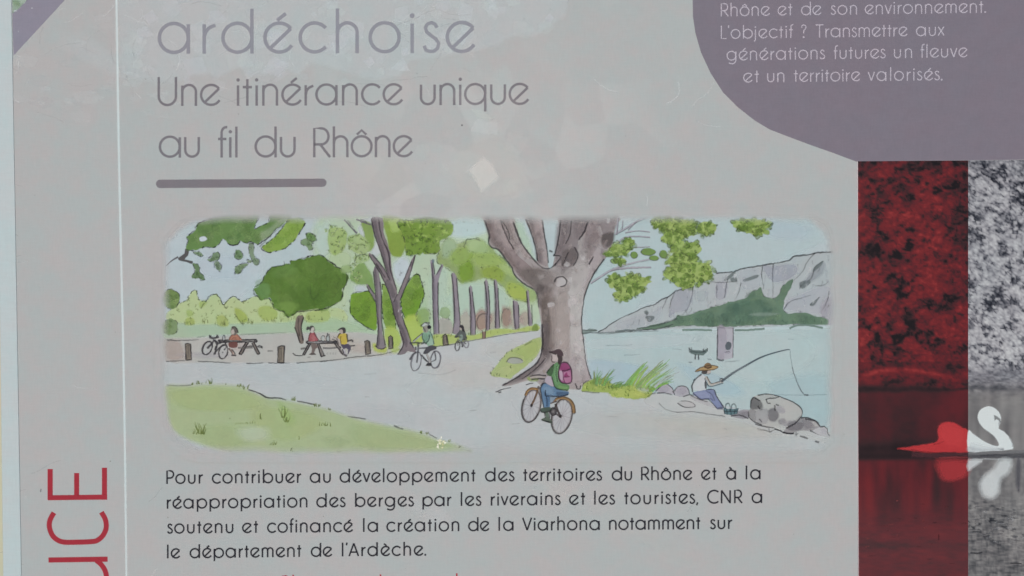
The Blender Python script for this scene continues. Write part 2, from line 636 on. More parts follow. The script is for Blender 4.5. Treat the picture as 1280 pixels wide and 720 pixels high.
def put_word(ink, word, x0, x1, base, xh, w, rgb, a=1.0, soft=0.9):
    """word between pixel x0 and x1 (outer ink edges); base(x) gives the baseline's centre line; xh = x-height of centre lines"""
    gl = [G[ch] for ch in word]
    gaps = [BEAR[gl[i][1][1]] + BEAR[gl[i + 1][1][0]] for i in range(len(gl) - 1)]
    nat = sum(g[0] for g in gl) * xh
    tot = (x1 - x0 - w)
    sx = 1.0
    if gaps:
        k = (tot - nat) / (sum(gaps) * xh)
        if k < 0.62 or k > 1.45:         # share the rest between letter width and spacing
            kk = min(max(k, 0.62), 1.45)
            sx = tot / (nat + sum(gaps) * xh * kk)
            k = kk
    else:
        k = 1.0
        sx = tot / nat if nat else 1.0
    x = x0 + w / 2
    for i, g in enumerate(gl):
        for st in g[2]:
            if st[0] == 'dot':
                cx = x + st[1] * xh * sx
                ink.ell(cx, base(cx) - st[2] * xh, max(st[3] * xh, w * .62), max(st[3] * xh, w * .62), 0, rgb, a, soft, 0, 14)
            else:
                pts = [(x + px * xh * sx, base(x + px * xh * sx) - py * xh) for px, py in st]
                ink.stroke(pts, w, rgb, a, None, 1, soft)
        x += g[0] * xh * sx
        if i < len(gaps):
            x += gaps[i] * xh * k * sx
    return ink


def text_line(parent, words, xa, ya, xb, yb, xh, w, rgb, name='text_line', soft=0.9, a=1.0):
    base = lambda x: ya + (yb - ya) * (x - xa) / (xb - xa)
    ink = Ink(name, parent, M_TEXT)
    for wd, x0, x1 in words:
        put_word(ink, wd, x0, x1, base, xh, w, rgb, a, soft)
    return ink.done()


# sky reflections in the crazed film, painted as milky patches on the print
glare = Ink('painted_film_glare', root, M_TEXT)
r = random.Random(3)
c0 = shift(0, 0, 3.2)
glare.fill(c0((470, -60), (2300, -60), (2260, 60), (2130, 150), (2080, 130), (2000, 170), (1920, 200), (1760, 225), (1640, 240), (1600, 300), (1500, 320),
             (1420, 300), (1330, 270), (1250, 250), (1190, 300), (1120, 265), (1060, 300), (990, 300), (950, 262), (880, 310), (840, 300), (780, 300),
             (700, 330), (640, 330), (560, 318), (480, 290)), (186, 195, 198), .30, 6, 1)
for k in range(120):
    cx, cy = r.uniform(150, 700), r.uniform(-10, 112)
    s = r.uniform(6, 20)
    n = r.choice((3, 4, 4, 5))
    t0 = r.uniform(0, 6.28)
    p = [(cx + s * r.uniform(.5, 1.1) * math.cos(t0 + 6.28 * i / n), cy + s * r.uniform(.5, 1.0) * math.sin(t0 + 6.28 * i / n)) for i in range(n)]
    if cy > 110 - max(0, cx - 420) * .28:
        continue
    glare.fill(p, r.choice(((196, 203, 208), (176, 182, 186), (190, 200, 198), (194, 196, 204))), r.uniform(.08, .26), 1.6, 1)
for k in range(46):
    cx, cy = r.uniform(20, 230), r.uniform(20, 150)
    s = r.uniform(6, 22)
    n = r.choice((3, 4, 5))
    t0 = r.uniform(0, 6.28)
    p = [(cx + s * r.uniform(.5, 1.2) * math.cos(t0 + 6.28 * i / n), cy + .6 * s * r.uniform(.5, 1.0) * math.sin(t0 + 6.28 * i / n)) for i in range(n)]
    glare.fill(p, r.choice(((190, 198, 200), (166, 170, 172), (186, 194, 194))), r.uniform(.06, .18), 1.4, 1)
# facets of the sun glint, painted as pale patches and a bright diamond
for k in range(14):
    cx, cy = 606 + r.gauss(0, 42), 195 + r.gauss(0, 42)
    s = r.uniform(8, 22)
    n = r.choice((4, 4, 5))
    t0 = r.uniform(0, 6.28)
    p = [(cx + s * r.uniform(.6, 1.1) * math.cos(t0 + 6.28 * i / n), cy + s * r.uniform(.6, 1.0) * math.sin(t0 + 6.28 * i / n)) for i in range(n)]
    glare.fill(p, r.choice(((192, 188, 184), (190, 194, 194), (186, 180, 178), (184, 186, 180))), r.uniform(.06, .16), 4.0, 1)
glare.fill([(585, 178), (625, 172), (648, 200), (655, 232), (630, 250), (592, 246), (566, 228), (566, 200)], (184, 178, 172), .30, 12, 2)
glare.fill([(604, 196), (614, 205), (624, 221), (602, 240), (594, 224), (586, 213)], (206, 200, 195), .5, 4.0, 1)
glare.fill([(596, 148), (612, 152), (623, 153), (622, 168), (604, 167), (588, 163)], (196, 199, 199), .26, 4.0, 1)
glare.fill([(588, 136), (604, 139), (618, 147), (610, 151), (596, 147)], (188, 194, 186), .24, 3.6, 1)
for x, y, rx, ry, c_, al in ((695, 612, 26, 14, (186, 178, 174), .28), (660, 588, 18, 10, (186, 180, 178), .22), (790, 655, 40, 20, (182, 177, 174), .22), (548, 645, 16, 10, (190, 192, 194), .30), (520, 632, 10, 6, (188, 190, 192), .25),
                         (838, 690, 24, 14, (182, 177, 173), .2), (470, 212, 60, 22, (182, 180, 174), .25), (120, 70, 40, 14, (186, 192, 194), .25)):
    glare.ell(x, y, rx, ry, 30, c_, al, 14, .3, 12)  # fainter glint smears, painted as soft pale spots
_w = glare.done(); _w['kind'] = 'stuff'

cracks = Ink('film_cracks', root, M_TEXT)
for k in range(150):
    zone = r.random()
    if zone < .5:
        x, y = r.uniform(-2, 640), r.uniform(-20, 150)
    elif zone < .75:
        x, y = r.uniform(0, 26), r.uniform(0, 740)
    else:
        x, y = r.uniform(30, 1060), r.uniform(0, 740)
        if 200 < x < 1045 and 262 < y < 575:
            continue
    ang = r.uniform(0, 6.28)
    pts = [(x, y)]
    for j in range(r.randint(2, 6)):
        ang += r.uniform(-.5, .5)
        d = r.uniform(4, 14) * (.5 if 0.5 <= zone < .75 else 1)
        x, y = x + d * math.cos(ang), y + d * math.sin(ang) * .7
        pts.append((x, y))
    dark = r.random() < .6
    cracks.stroke(pts, r.uniform(.5, .8), (140, 143, 144) if dark else (206, 212, 212), r.uniform(.22, .5), None, 1, .8)
for k in range(60):                                   # specks of dirt
    x, y = r.uniform(20, 1060), r.uniform(0, 740)
    if 200 < x < 1045 and 262 < y < 575:
        continue
    s = r.uniform(.4, .9)
    cracks.ell(x, y, s, s * r.uniform(.6, 1.2), r.uniform(0, 180), r.choice(((96, 94, 92), (120, 118, 110), (206, 208, 206))), r.uniform(.3, .8), .6, .2, 8)
cracks.ell(577.5, 156.5, .9, 1.1, 0, (60, 58, 58), .9, .6)
cracks.ell(51, 613, 1.0, 2.4, 10, (120, 120, 122), .8, .8)
_c = cracks.done(); _c["kind"] = "stuff"

# the thin white rule
rule = Ink('white_rule', root, M_TEXT)
rule.stroke([(144.2, -120), (145.6, 0), (149.3, 225), (155.2, 495), (158.0, 720), (160.6, 940)], 3.0, (199, 208, 208), .95, (1.15, .8), 4, 1.0)
rule.done()

# mauve band and a corner of a green picture at the top left
band = Ink('mauve_band', root, M_TEXT)
bx = shift(0, 0, 8)
band.fill(bx((118, -900), (1360, -800), (648, 0), (400, 270), (136, 556), (125, 240)), (140, 136, 149), 1, .8, 1)
green = Ink('green_picture_corner', band.done(), M_WASH)
green.fill(bx((116, -700), (820, -640), (268, 0), (200, 75), (124, 132)), (146, 166, 148), 1, 2.0, 1)
green.ell(21, 4, 5, 3, 30, (128, 150, 118), .7, 3, .2)
green.ell(29, -2, 4, 6, 10, (172, 186, 172), .6, 3, .2)
green.ell(19, 13.5, 2.6, 1.2, -25, (176, 184, 186), .9, 1.2, .2)
green.ell(40, 10, .8, .8, 0, (182, 186, 194), .9, .8)
green.ell(23, 39.5, .6, .6, 0, (182, 186, 194), .8, .8)
green.done()

MAUVE = (121, 117, 122)
title = Ink('heading_text', root, M_TEXT)
put_word(title, 'ardéchoise', 197, 595, lambda x: 65.6 - .0035 * (x - 197), 36.2, 4.4, (142, 142, 150), 1, .9)  # letters paler: the film's sky reflection is mixed into their colour
title = title.done()
text_line(title, [('Une', 196.9, 276.2), ('itinérance', 296, 504.4), ('unique', 524.7, 662)], 197, 131.3, 662, 129.8, 25.0, 3.1, MAUVE)
text_line(title, [('au', 198.4, 250), ('fil', 271, 297), ('du', 318, 369.7), ('Rhône', 391.3, 516.8)], 198, 195.9, 517, 195.2, 25.0, 3.1, MAUVE)
bar = Ink('underline_bar', root, M_TEXT)
bar.fill([(199.5, 224.6)] + [(x, 224.6 - (x - 200) * .0065) for x in (270, 340)] + [(403, 223.3)] +
         [(403.2 + 5 * math.sin(t), 228.4 - 5.1 * math.cos(t)) for t in (.4, .8, 1.2, 1.57, 2, 2.4, 2.8)] + [(402, 233.6), (300, 234.4), (199.5, 235.1)] +
         [(200 - 5 * math.sin(t), 229.8 + 5.2 * math.cos(t)) for t in (.4, .8, 1.2, 1.57, 2, 2.4, 2.8)], (124, 119, 124), 1, .9, 1)
bar.done()

# mauve speech shape, top right
cb = shift(840, 0, 2.902)
bubble = Ink('mauve_speech_shape', root, M_TEXT)
bubble.fill(cb((105, -420), (82, -200), (75, 0), (76, 60), (85, 120), (105, 190), (140, 265), (185, 335), (240, 390), (300, 437), (355, 470), (420, 495), (500, 525),
               (580, 553), (668, 586), (900, 583.5), (1277, 579.5), (1660, 575), (1660, -420)), (125, 118, 128), 1, .8, 1)
bubble = bubble.done()
PALE = (190, 182, 192)
mt = [([('Rhône', 901, 962.5), ('et', 972, 991), ('de', 1001.3, 1027), ('son', 1038, 1071.2), ('environnement.', 1081, 1232.3)], 901, 20.0, 1232, 15.4),
      ([("L'objectif", 901, 991.6), ('?', 1001, 1008.4), ('Transmettre', 1019, 1134.6), ('aux', 1145, 1180.6)], 901, 48.2, 1181, 44.2),
      ([('générations', 908.2, 1031.5), ('futures', 1041.6, 1107.2), ('un', 1117.4, 1140), ('fleuve', 1150, 1209.6)], 908, 75.2, 1209, 71.0),
      ([('et', 929, 949.3), ('un', 959, 980.4), ('territoire', 991.6, 1075.5), ('valorisés.', 1084.6, 1178)], 929, 102.6, 1178, 99.8)]
for words, xa, ya, xb, yb in mt:
    text_line(bubble, words, xa, ya, xb, yb, 11.0, 1.25, PALE, soft=.8, a=.92)

# body paragraph
BLACK = (44, 44, 50)
para = Ink('body_text', root, M_TEXT)
pl = [([('Pour', 207.8, 254.4), ('contribuer', 264.7, 377.2), ('au', 387, 413.6), ('développement', 424.4, 595.3), ('des', 606.2, 643.6), ('territoires', 653, 753),
        ('du', 764.5, 790.2), ('Rhône', 801.2, 866), ('et', 876.2, 896.6), ('à', 907.5, 920.2), ('la', 932, 950.8)], 208, 604.3, 950, 598.6),
      ([('réappropriation', 208.4, 384.4), ('des', 395.2, 432.4), ('berges', 443.7, 517.9), ('par', 528, 565), ('les', 575.8, 602.2), ('riverains', 613.4, 701.2),
        ('et', 711.2, 732.4), ('les', 742.6, 769.2), ('touristes,', 779.3, 873), ('CNR', 883.8, 928.6), ('a', 939.4, 952.8)], 208, 635.4, 952, 628.2),
      ([('soutenu', 208.4, 291.8), ('et', 302.4, 323.6), ('cofinancé', 333.7, 441.8), ('la', 453.7, 472.6), ('création', 482.8, 574.2), ('de', 585, 612.3), ('la', 623, 642),
        ('Viarhona', 652.4, 749.8), ('notamment', 761.2, 876.4), ('sur', 887, 916)], 208, 666.4, 916, 660.6),
      ([('le', 208.7, 225.8), ('département', 236.9, 377.6), ('de', 388.3, 415.8), ("l'Ardèche.", 427.2, 533)], 208, 697.5, 533, 693.8)]
for i, (words, xa, ya, xb, yb) in enumerate(pl):
    base = (lambda xa, ya, xb, yb: (lambda x: ya + (yb - ya) * (x - xa) / (xb - xa)))(xa, ya, xb, yb)
    if i == 0:
        for wd, x0, x1 in words:
            put_word(para, wd, x0, x1, base, 11.2, 2.1, BLACK)
        para = para.done()
    else:
        text_line(para, words, xa, ya, xb, yb, 11.2, 2.1, BLACK)

# tops of the next, red line at the bottom edge of the view
RED = (166, 52, 62)
redline = Ink('red_text', root, M_TEXT)
redline.stroke([(353.4, 735), (353.4, 719.8), (357.5, 719.8), (361, 722), (362, 726.5), (360, 730.5), (353.6, 731.6)], 1.9, RED, 1, None, 1)
redline.stroke([(357, 731), (362, 736)], 1.9, RED)
redline = redline.done()
for x, y in ((366.4, 718.4), (475.6, 718.0), (571, 716.6)):
    letter = Ink('letter', redline, M_TEXT)
    letter.stroke([(x, 735), (x, y)], 1.9, RED)
    letter.done()

# red vertical heading
cu = shift(30, 570, 4.8)
vert = Ink('red_vertical_heading', root, M_TEXT)
VR = (160, 56, 66)
vert.stroke(cu((157, 78), (157, 262)), 6.6, VR, 1, None, 1)
vert.stroke(cu((316, 102), (316, 250)), 6.4, VR, 1, None, 1)
vert.stroke(cu((483, 70), (483, 262)), 6.5, VR, 1, None, 1)
vert.stroke(cu((143, 250.5), (499, 246.5)), 6.4, VR, 1, None, 1)
vert.stroke(cu((180, 340), (156, 385), (153, 430), (172, 478), (205, 506), (245, 517), (320, 517), (400, 514), (440, 506), (475, 475), (493, 430), (488, 380), (464, 337)), 6.5, VR, 1, None, 4)
vert.stroke(cu((147, 624), (502, 619)), 6.5, VR, 1, None, 1)
vert.stroke(cu((434, 626), (462, 650), (484, 682), (495, 722), (498, 775), (480, 830), (440, 868), (380, 880), (148, 882)), 6.5, VR, 1, None, 4)
vert.done()

# ------------------------------------------------------------------ the printed watercolour
A = shift(190, 260, 5.805)
B = shift(400, 260, 5.805)
C = shift(590, 260, 5.805)
D = shift(740, 260, 4.129)
E = shift(190, 370, 5.805)
F = shift(400, 370, 5.805)
I = shift(540, 270, 4.236)
J = shift(420, 265, 3.893)
K = shift(600, 265, 3.065)
L = shift(190, 450, 2.977)
M = shift(640, 425, 5.755)
N = shift(500, 390, 9.0)
O = shift(230, 400, 11.636)
Q2 = shift(360, 395, 11.636)
Q = shift(840, 390, 4.5)
S = shift(720, 400, 7.2)
T = shift(920, 470, 8.0)
U_ = shift(590, 420, 8.533)
rnd = random.Random(21)
LINE = 1.4

art = Ink('watercolour_picture', root, M_WASH)
art.fill([(250, 271), (420, 268), (640, 269), (860, 268), (1010, 272), (1036, 300), (1040, 420), (1038, 535), (1000, 560), (620, 568), (400, 566), (250, 562), (215, 535), (204, 500), (204, 420), (206, 325), (220, 290)],
         (178, 186, 189), 1, 10, 1)
art = art.done()


def tick(ink, x, y, ang, ln, w=.8, col=INK, a=.8, bend=.2):
    t = math.radians(ang)
    mx, my = x + .5 * ln * math.cos(t) - bend * ln * math.sin(t), y - .5 * ln * math.sin(t) - bend * ln * math.cos(t)
    ink.stroke([(x, y), (mx, my), (x + ln * math.cos(t), y - ln * math.sin(t))], w, col, a, (1, .4), 3, .8)


def scallops(ink, pts, size, col=(48, 56, 44), a=.7, keep=.7, w=1.0, closed=True, smooth=2):
    """little leaf arcs along an outline"""
    p = resample(catmull(pts, closed, smooth), size, closed)
    nn = normals(p, closed)
    if closed and area(p) < 0:
        nn = [(-x, -y) for x, y in nn]
    for i in range(len(p) - (0 if closed else 1)):
        if rnd.random() > keep:
            continue
        a0, b0 = p[i], p[(i + 1) % len(p)]
        n = nn[i]
        h = size * rnd.uniform(-.15, .38)
        m = ((a0[0] + b0[0]) / 2 + n[0] * h, (a0[1] + b0[1]) / 2 + n[1] * h)
        ink.stroke([a0, m, b0], w * rnd.uniform(.7, 1.3), col, a * rnd.uniform(.75, 1.2), (1, .6), 3, .7)


def inside(p, poly):
    x, y = p
    c = False
    j = len(poly) - 1
    for i in range(len(poly)):
        xi, yi = poly[i]; xj, yj = poly[j]
        if (yi > y) != (yj > y) and x < (xj - xi) * (y - yi) / (yj - yi) + xi:
            c = not c
        j = i
    return c


def dabs(ink, poly, cols, n, smin, smax, a=(.25, .6), feather=1.5, squash=.7):
    xs = [p[0] for p in poly]; ys = [p[1] for p in poly]
    k = 0
    for _ in range(n * 6):
        if k >= n:
            break
        p = (rnd.uniform(min(xs), max(xs)), rnd.uniform(min(ys), max(ys)))
        if not inside(p, poly):
            continue
        s = rnd.uniform(smin, smax)
        if not all(inside((p[0] + dx * s, p[1] + dy * s), poly) for dx, dy in ((.8, 0), (-.8, 0), (0, .7), (0, -.7))):
            continue
        ink.ell(p[0], p[1], s, s * rnd.uniform(squash, 1), rnd.uniform(0, 180), rnd.choice(cols), rnd.uniform(*a), feather, .22, 10, rnd.random())
        k += 1


def squiggles(ink, poly, n, s=2.2, col=INK, a=.6):
    xs = [p[0] for p in poly]; ys = [p[1] for p in poly]
    for _ in range(n):
        p = (rnd.uniform(min(xs), max(xs)), rnd.uniform(min(ys), max(ys)))
        if inside(p, poly):
            tick(ink, p[0], p[1], rnd.uniform(0, 360), s * rnd.uniform(.6, 1.5), .7, col, a * rnd.uniform(.6, 1), rnd.uniform(-.5, .5))


def foliage(ink, poly, base, cols, nd, dab=(3, 8), edge=3.0, ink_a=.6, keep=.6, rough=1.0, feather=1.2, squig=0, a=1.0, sq=2.2):
    ink.fill(poly, base, a, feather, 3, rough * 1.35, 3.4, rnd.random())
    dabs(ink, poly, cols, nd, dab[0], dab[1])
    if keep:
        scallops(ink, poly, edge, INK, ink_a, keep)
    if squig:
        squiggles(ink, poly, squig, sq)


# --- sky
o = Ink('painted_sky', art, M_WASH)
o.fill([(252, 272), (440, 270), (640, 270), (850, 271), (1008, 273), (1034, 302), (1038, 420), (920, 423), (800, 424), (500, 416), (206, 410), (207, 326), (222, 290)], (177, 191, 194), 1, 8, 1)
o.fill([(208, 300), (300, 290), (330, 330), (300, 372), (225, 385), (207, 350)], (180, 193, 198), .8, 9, 3)
o.fill([(790, 276), (900, 272), (1000, 276), (1030, 300), (960, 330), (850, 370), (770, 380), (745, 330)], (174, 191, 193), .9, 10, 3)
o.fill([(955, 275), (1010, 282), (1005, 300), (960, 296)], (170, 183, 192), .6, 12, 3)
o.fill([(735, 330), (800, 350), (790, 400), (737, 414)], (171, 191, 192), .7, 12, 3)
o.fill([(250, 318), (310, 325), (300, 350), (250, 345)], (174, 187, 197), .5, 12, 3)
o.done()

# --- far cliff
cl = Ink('painted_cliff', art, M_WASH)
LINE = 1.4
cpoly = D((30, 642), (70, 620), (110, 590), (160, 562), (215, 540), (270, 512), (320, 500), (360, 472), (400, 455), (432, 428), (470, 420), (525, 405), (580, 385), (615, 380), (640, 338),
          (690, 331), (730, 330), (772, 314), (830, 304), (880, 296), (942, 286), (1020, 270), (1045, 248), (1115, 243), (1150, 233), (1190, 229), (1245, 228), (1250, 600), (1000, 612), (700, 615),
          (420, 622), (230, 633), (120, 648))
cl.fill(cpoly, (171, 179, 181), 1, 1, 1)
for q, c, a in (((430, 430, 520, 420, 500, 520, 430, 540, 395, 560), (155, 158, 167), .8), ((640, 390, 700, 385, 690, 460, 645, 470), (158, 161, 170), .8),
                ((880, 300, 930, 300, 1040, 290, 1060, 330, 1010, 370, 930, 380), (152, 156, 167), .8), ((1140, 320, 1200, 280, 1190, 340, 1120, 390, 1070, 410), (140, 146, 152), .7),
                ((120, 600, 220, 560, 300, 540, 360, 510, 330, 590, 160, 630), (164, 168, 174), .6), ((1000, 480, 1060, 450, 1220, 400, 1240, 540, 1020, 530), (166, 168, 176), .6),
                ((760, 330, 860, 315, 870, 400, 780, 420), (166, 172, 178), .6), ((540, 430, 590, 425, 585, 480, 540, 480), (160, 168, 170), .6),
                ((1180, 500, 1240, 460, 1250, 600, 1190, 590), (158, 152, 162), .6)):
    cl.fill(D(*zip(q[0::2], q[1::2])), c, a, 3.5, 3)
ridge = cpoly[:27]
cl.stroke(ridge[:12], 1.1, INK, .75, None, 2, .8, .35)
cl.stroke(ridge[14:], 1.2, INK, .8, None, 2, .8, .35)
for q in ((430, 430, 412, 470, 400, 520), (522, 405, 512, 470, 488, 530, 490, 545), (700, 365, 690, 420, 684, 465), (770, 385, 755, 440, 735, 478), (645, 400, 642, 465), (880, 300, 876, 350, 885, 400, 884, 420),
          (935, 290, 932, 360, 935, 430, 930, 460), (1150, 233, 1110, 280, 1085, 330, 1050, 365, 1030, 378), (1190, 275, 1150, 310, 1130, 365, 1080, 400, 1070, 420), (1222, 380, 1190, 400, 1150, 400),
          (1225, 430, 1210, 490, 1180, 540), (985, 535, 1005, 500, 1030, 480, 1080, 465, 1130, 450), (1125, 500, 1150, 480, 1175, 460), (390, 460, 372, 500, 362, 520), (610, 380, 660, 384, 730, 380)):
    cl.stroke(D(*zip(q[0::2], q[1::2])), .9, INK, .65, (1, .6), 3, .8, .3)
for q in ((680, 372, 715, 340, 745, 318, 735, 345, 700, 372), (780, 370, 830, 350, 860, 345, 850, 362, 790, 380), (1070, 385, 1120, 372, 1125, 390, 1085, 418), (268, 535, 285, 528, 292, 545, 280, 552),
          (275, 560, 320, 558, 315, 580, 290, 588), (1125, 495, 1160, 470, 1172, 462, 1150, 500, 1130, 506), (715, 362, 745, 358, 748, 380, 720, 382), (1150, 300, 1195, 272, 1180, 300, 1140, 330)):
    cl.fill(D(*zip(q[0::2], q[1::2])), (96, 106, 106), .8, 1.2, 3)
for k in range(150):
    x, y = rnd.uniform(120, 1240), rnd.uniform(240, 600)
    q = D((x, y))[0]
    if inside(q, cpoly):
        l = rnd.uniform(4, 13)
        dx = rnd.uniform(-.5, .25) * l
        c_ = rnd.choice(((156, 160, 170), (150, 156, 164), (186, 190, 192), (164, 170, 172)))
        cl.stroke([q, (q[0] + dx * .3, q[1] + l * .5), (q[0] + dx, q[1] + l)], rnd.uniform(2.2, 4.5), c_, rnd.uniform(.2, .55), (1, .4), 3, 1.8)
for k in range(46):
    x, y = rnd.uniform(200, 1240), rnd.uniform(240, 590)
    q = D((x, y))[0]
    if inside(q, cpoly):
        l = rnd.uniform(2, 7)
        dx = rnd.uniform(-.7, .3) * l
        cl.stroke([q, (q[0] + dx * .2, q[1] + l * .5), (q[0] + dx, q[1] + l)], .7, INK, rnd.uniform(.3, .7), (1, .5), 3, .8)
cl.done()
LINE = 1.4

hw = Ink('painted_hillside_wood', art, M_WASH)
wp = D((240, 620), (300, 608), (360, 594), (425, 574), (440, 555), (470, 556), (540, 536), (610, 514), (680, 496), (700, 482), (740, 480), (790, 464), (815, 440), (850, 420), (875, 412), (886, 455), (930, 466),
       (965, 450), (985, 402), (1035, 368), (1020, 420), (1000, 460), (988, 520), (1000, 540), (1050, 545), (1100, 540), (1160, 560), (1205, 568), (1222, 590), (1200, 606), (1100, 602), (1050, 598), (900, 604),
       (700, 612), (500, 607), (400, 615), (300, 628))
foliage(hw, wp, (100, 126, 106), ((86, 114, 94), (114, 138, 114), (80, 106, 92), (106, 132, 104)), 80, (3, 9), 3.4, .45, .35, .9)
hw.fill(D((690, 510), (800, 480), (900, 480), (930, 520), (880, 580), (700, 600)), (76, 106, 92), .55, 6, 3)
hw.fill(D((810, 552), (860, 540), (965, 545), (900, 558)), (132, 152, 140), .6, 2, 3)
for k in range(46):
    x = rnd.uniform(420, 1200)
    tick(hw, *D((x, rnd.uniform(585, 604)))[0], 90, rnd.uniform(2, 4), .7, (62, 84, 76), .6)
hw.stroke(D((20, 645), (110, 642), (180, 634), (280, 628), (350, 622), (420, 600)), 1.3, (70, 76, 76), .8, None, 3, .8, .4)
hw.stroke(D((230, 622), (270, 617), (330, 606), (400, 585), (440, 568)), 1.8, (70, 82, 78), .7, (.6, 1), 3, .8, .4)
hw.done()

# --- river
rv = Ink('painted_river', art, M_WASH)
rpoly = [(731, 416.5), (790, 415.5), (850, 411), (960, 409.5), (1039, 408), (1040, 480), (1039, 541), (1000, 530), (930, 512), (870, 500), (815, 492), (740, 486), (734, 450)]
rv.fill(rpoly, (172, 190, 191), 1, 1.5, 1)
rv.fill([(736, 450), (790, 455), (830, 470), (835, 488), (745, 484), (737, 470)], (163, 184, 193), .9, 10, 3)
rv.fill([(880, 420), (960, 415), (1010, 420), (1020, 450), (960, 480), (900, 460)], (177, 193, 193), .7, 16, 3)
rv.fill([(960, 480), (1035, 470), (1036, 532), (1000, 520)], (163, 186, 190), .8, 10, 3)
rv.fill([(740, 425), (860, 418), (850, 432), (742, 436)], (177, 191, 193), .8, 6, 3)
rv.fill([(850, 455), (870, 480), (905, 495), (930, 490), (900, 470)], (158, 184, 194), .6, 8, 3)
rv.fill(D((430, 628), (640, 620), (880, 612), (1220, 604), (1220, 622), (900, 630), (640, 634), (430, 640)), (182, 198, 200), .9, 2.5, 3)
for q in ((465, 630, 540, 628, 620, 632), (738, 630, 800, 630, 890, 622), (1018, 622, 1060, 606, 1120, 606, 1190, 620)):
    rv.stroke(D(*zip(q[0::2], q[1::2])), 2.6, (98, 122, 110), .85, None, 3, 1.0, .3)
for q in ((840, 436, 852, 437), (861, 453, 866, 453), (960, 493, 1000, 494, 1034, 493), (757, 432, 790, 431), (780, 444, 800, 443), (985, 424, 992, 424)):
    rv.stroke(list(zip(q[0::2], q[1::2])), .8, (120, 136, 142), .45, None, 3, .9)
rv.done()

pier = Ink('painted_bridge_pier', art, M_WASH)
pier.fill(Q((255, 84), (346, 84), (343, 258), (300, 268), (255, 266)), (172, 172, 180), 1, 1, 1)
pier.fill(Q((257, 86), (300, 90), (310, 180), (290, 262), (257, 262)), (156, 152, 163), .8, 3, 3)
pier.fill(Q((296, 222), (330, 220), (326, 236), (300, 236)), (150, 148, 160), .6, 2, 3)
pier.stroke(Q((257, 84), (256, 170), (254, 262)), 1.1, INK, .8)
pier.stroke(Q((344, 86), (344, 180), (342, 258)), .9, INK, .7)
pier.stroke(Q((262, 88), (340, 90)), .8, INK, .5)
pier.ell(*Q((317, 190))[0], 3.9, 5.4, 10, (84, 92, 98), .95, 1, .06)
pier.stroke(Q((250, 264), (275, 272), (292, 270)), 2.0, (78, 86, 88), .8)
pier.stroke(Q((200, 264), (222, 266)), .9, INK, .5)
pier.stroke(Q((300, 280), (380, 274)), .8, INK, .4)
pier.stroke(Q((300, 226), (325, 222)), .8, INK, .5)
pier.done()

jet = Ink('painted_mooring_platform', art, M_WASH)
jet.fill(Q((96, 205), (115, 214), (176, 216), (200, 204), (198, 226), (178, 244), (130, 240), (104, 232)), (92, 110, 108), .95, 1, 1, .5)
jet.stroke(Q((95, 200), (100, 228)), 1.1, INK, .8)
jet.stroke(Q((108, 198), (110, 214)), .9, INK, .6)
jet.stroke(Q((176, 206), (180, 222)), 1, INK, .8)
jet.stroke(Q((198, 202), (198, 222)), 1, INK, .7)
jet.stroke(Q((100, 222), (150, 226), (190, 222)), 1, (60, 70, 72), .7)
jet.stroke(Q((131, 240), (130, 266)), 1.3, INK, .8)
jet.stroke(Q((148, 240), (149, 270)), 1.3, INK, .8)
jet.stroke(Q((90, 284), (110, 283)), .8, INK, .4)
jet.done()

shore = Ink('painted_far_shore', art, M_WASH)
shore.fill(S((55, 88), (90, 92), (128, 76), (180, 86), (192, 100), (150, 108), (90, 124), (60, 128)), (118, 134, 128), .9, 1.2, 3, .5)
shore.stroke(S((60, 122), (130, 112), (220, 122), (300, 124), (400, 112), (560, 104), (740, 98)), 1.0, (84, 96, 98), .7, (1, .6), 3, .8, .3)
shore.stroke(S((60, 90), (120, 92), (190, 92)), .9, INK, .6, None, 3, .8, .4)
shore.stroke(S((350, 106), (450, 92), (530, 88)), 1.6, (96, 108, 108), .7, None, 3, .8, .4)
shore.done()

# --- green haze of trees behind
gb = Ink('painted_background_greenery', art, M_WASH)
gb.fill([(398, 272), (470, 270), (560, 271), (640, 272), (668, 330), (672, 412), (560, 432), (480, 430), (398, 412), (392, 340)], (172, 192, 164), .95, 9, 3)
for (x, y, rx, ry, c, a) in ((405, 300, 12, 22, (176, 194, 186), .8), (503, 338, 12, 18, (182, 194, 202), .9), (583, 284, 30, 14, (176, 196, 198), .9), (462, 285, 14, 14, (184, 190, 200), .8),
                             (425, 330, 16, 20, (166, 188, 144), .7), (520, 380, 14, 30, (160, 186, 150), .7), (548, 360, 10, 40, (172, 192, 176), .8), (598, 375, 40, 22, (170, 192, 176), .9),
                             (420, 372, 14, 20, (176, 194, 160), .8), (470, 312, 8, 10, (188, 194, 200), .8), (655, 345, 16, 40, (172, 190, 168), .8), (452, 362, 8, 6, (184, 192, 200), .9), (640, 300, 20, 24, (168, 190, 172), .7)):
    gb.ell(x, y, rx, ry, 0, c, a, 7, .15)
for (x, y, rx, ry, c, a) in ((604, 400, 11, 13, (150, 116, 108), .8), (633, 396, 7, 14, (150, 118, 110), .85), (656, 398, 8, 10, (158, 138, 132), .7), (556, 408, 12, 12, (162, 150, 150), .7),
                             (582, 402, 8, 14, (166, 154, 148), .7), (618, 402, 8, 12, (158, 140, 134), .6), (645, 402, 9, 10, (160, 142, 138), .6)):
    gb.ell(x, y, rx, ry, 0, c, a, 4, .15)
for k in range(120):
    x, y = rnd.uniform(400, 660), rnd.uniform(276, 400)
    tick(gb, x, y, rnd.uniform(0, 360), rnd.uniform(1.2, 3), .7, (96, 112, 92), .5, rnd.uniform(-.5, .5))
gb.ring(605, 403, 9, 11, 0, .9, INK, .6, 130, 330)
gb.ring(633, 398, 6, 12, 0, .8, INK, .5, 150, 300)
gb.ring(557, 391, 6, 6, 0, .8, (90, 110, 80), .6, 20, 280)
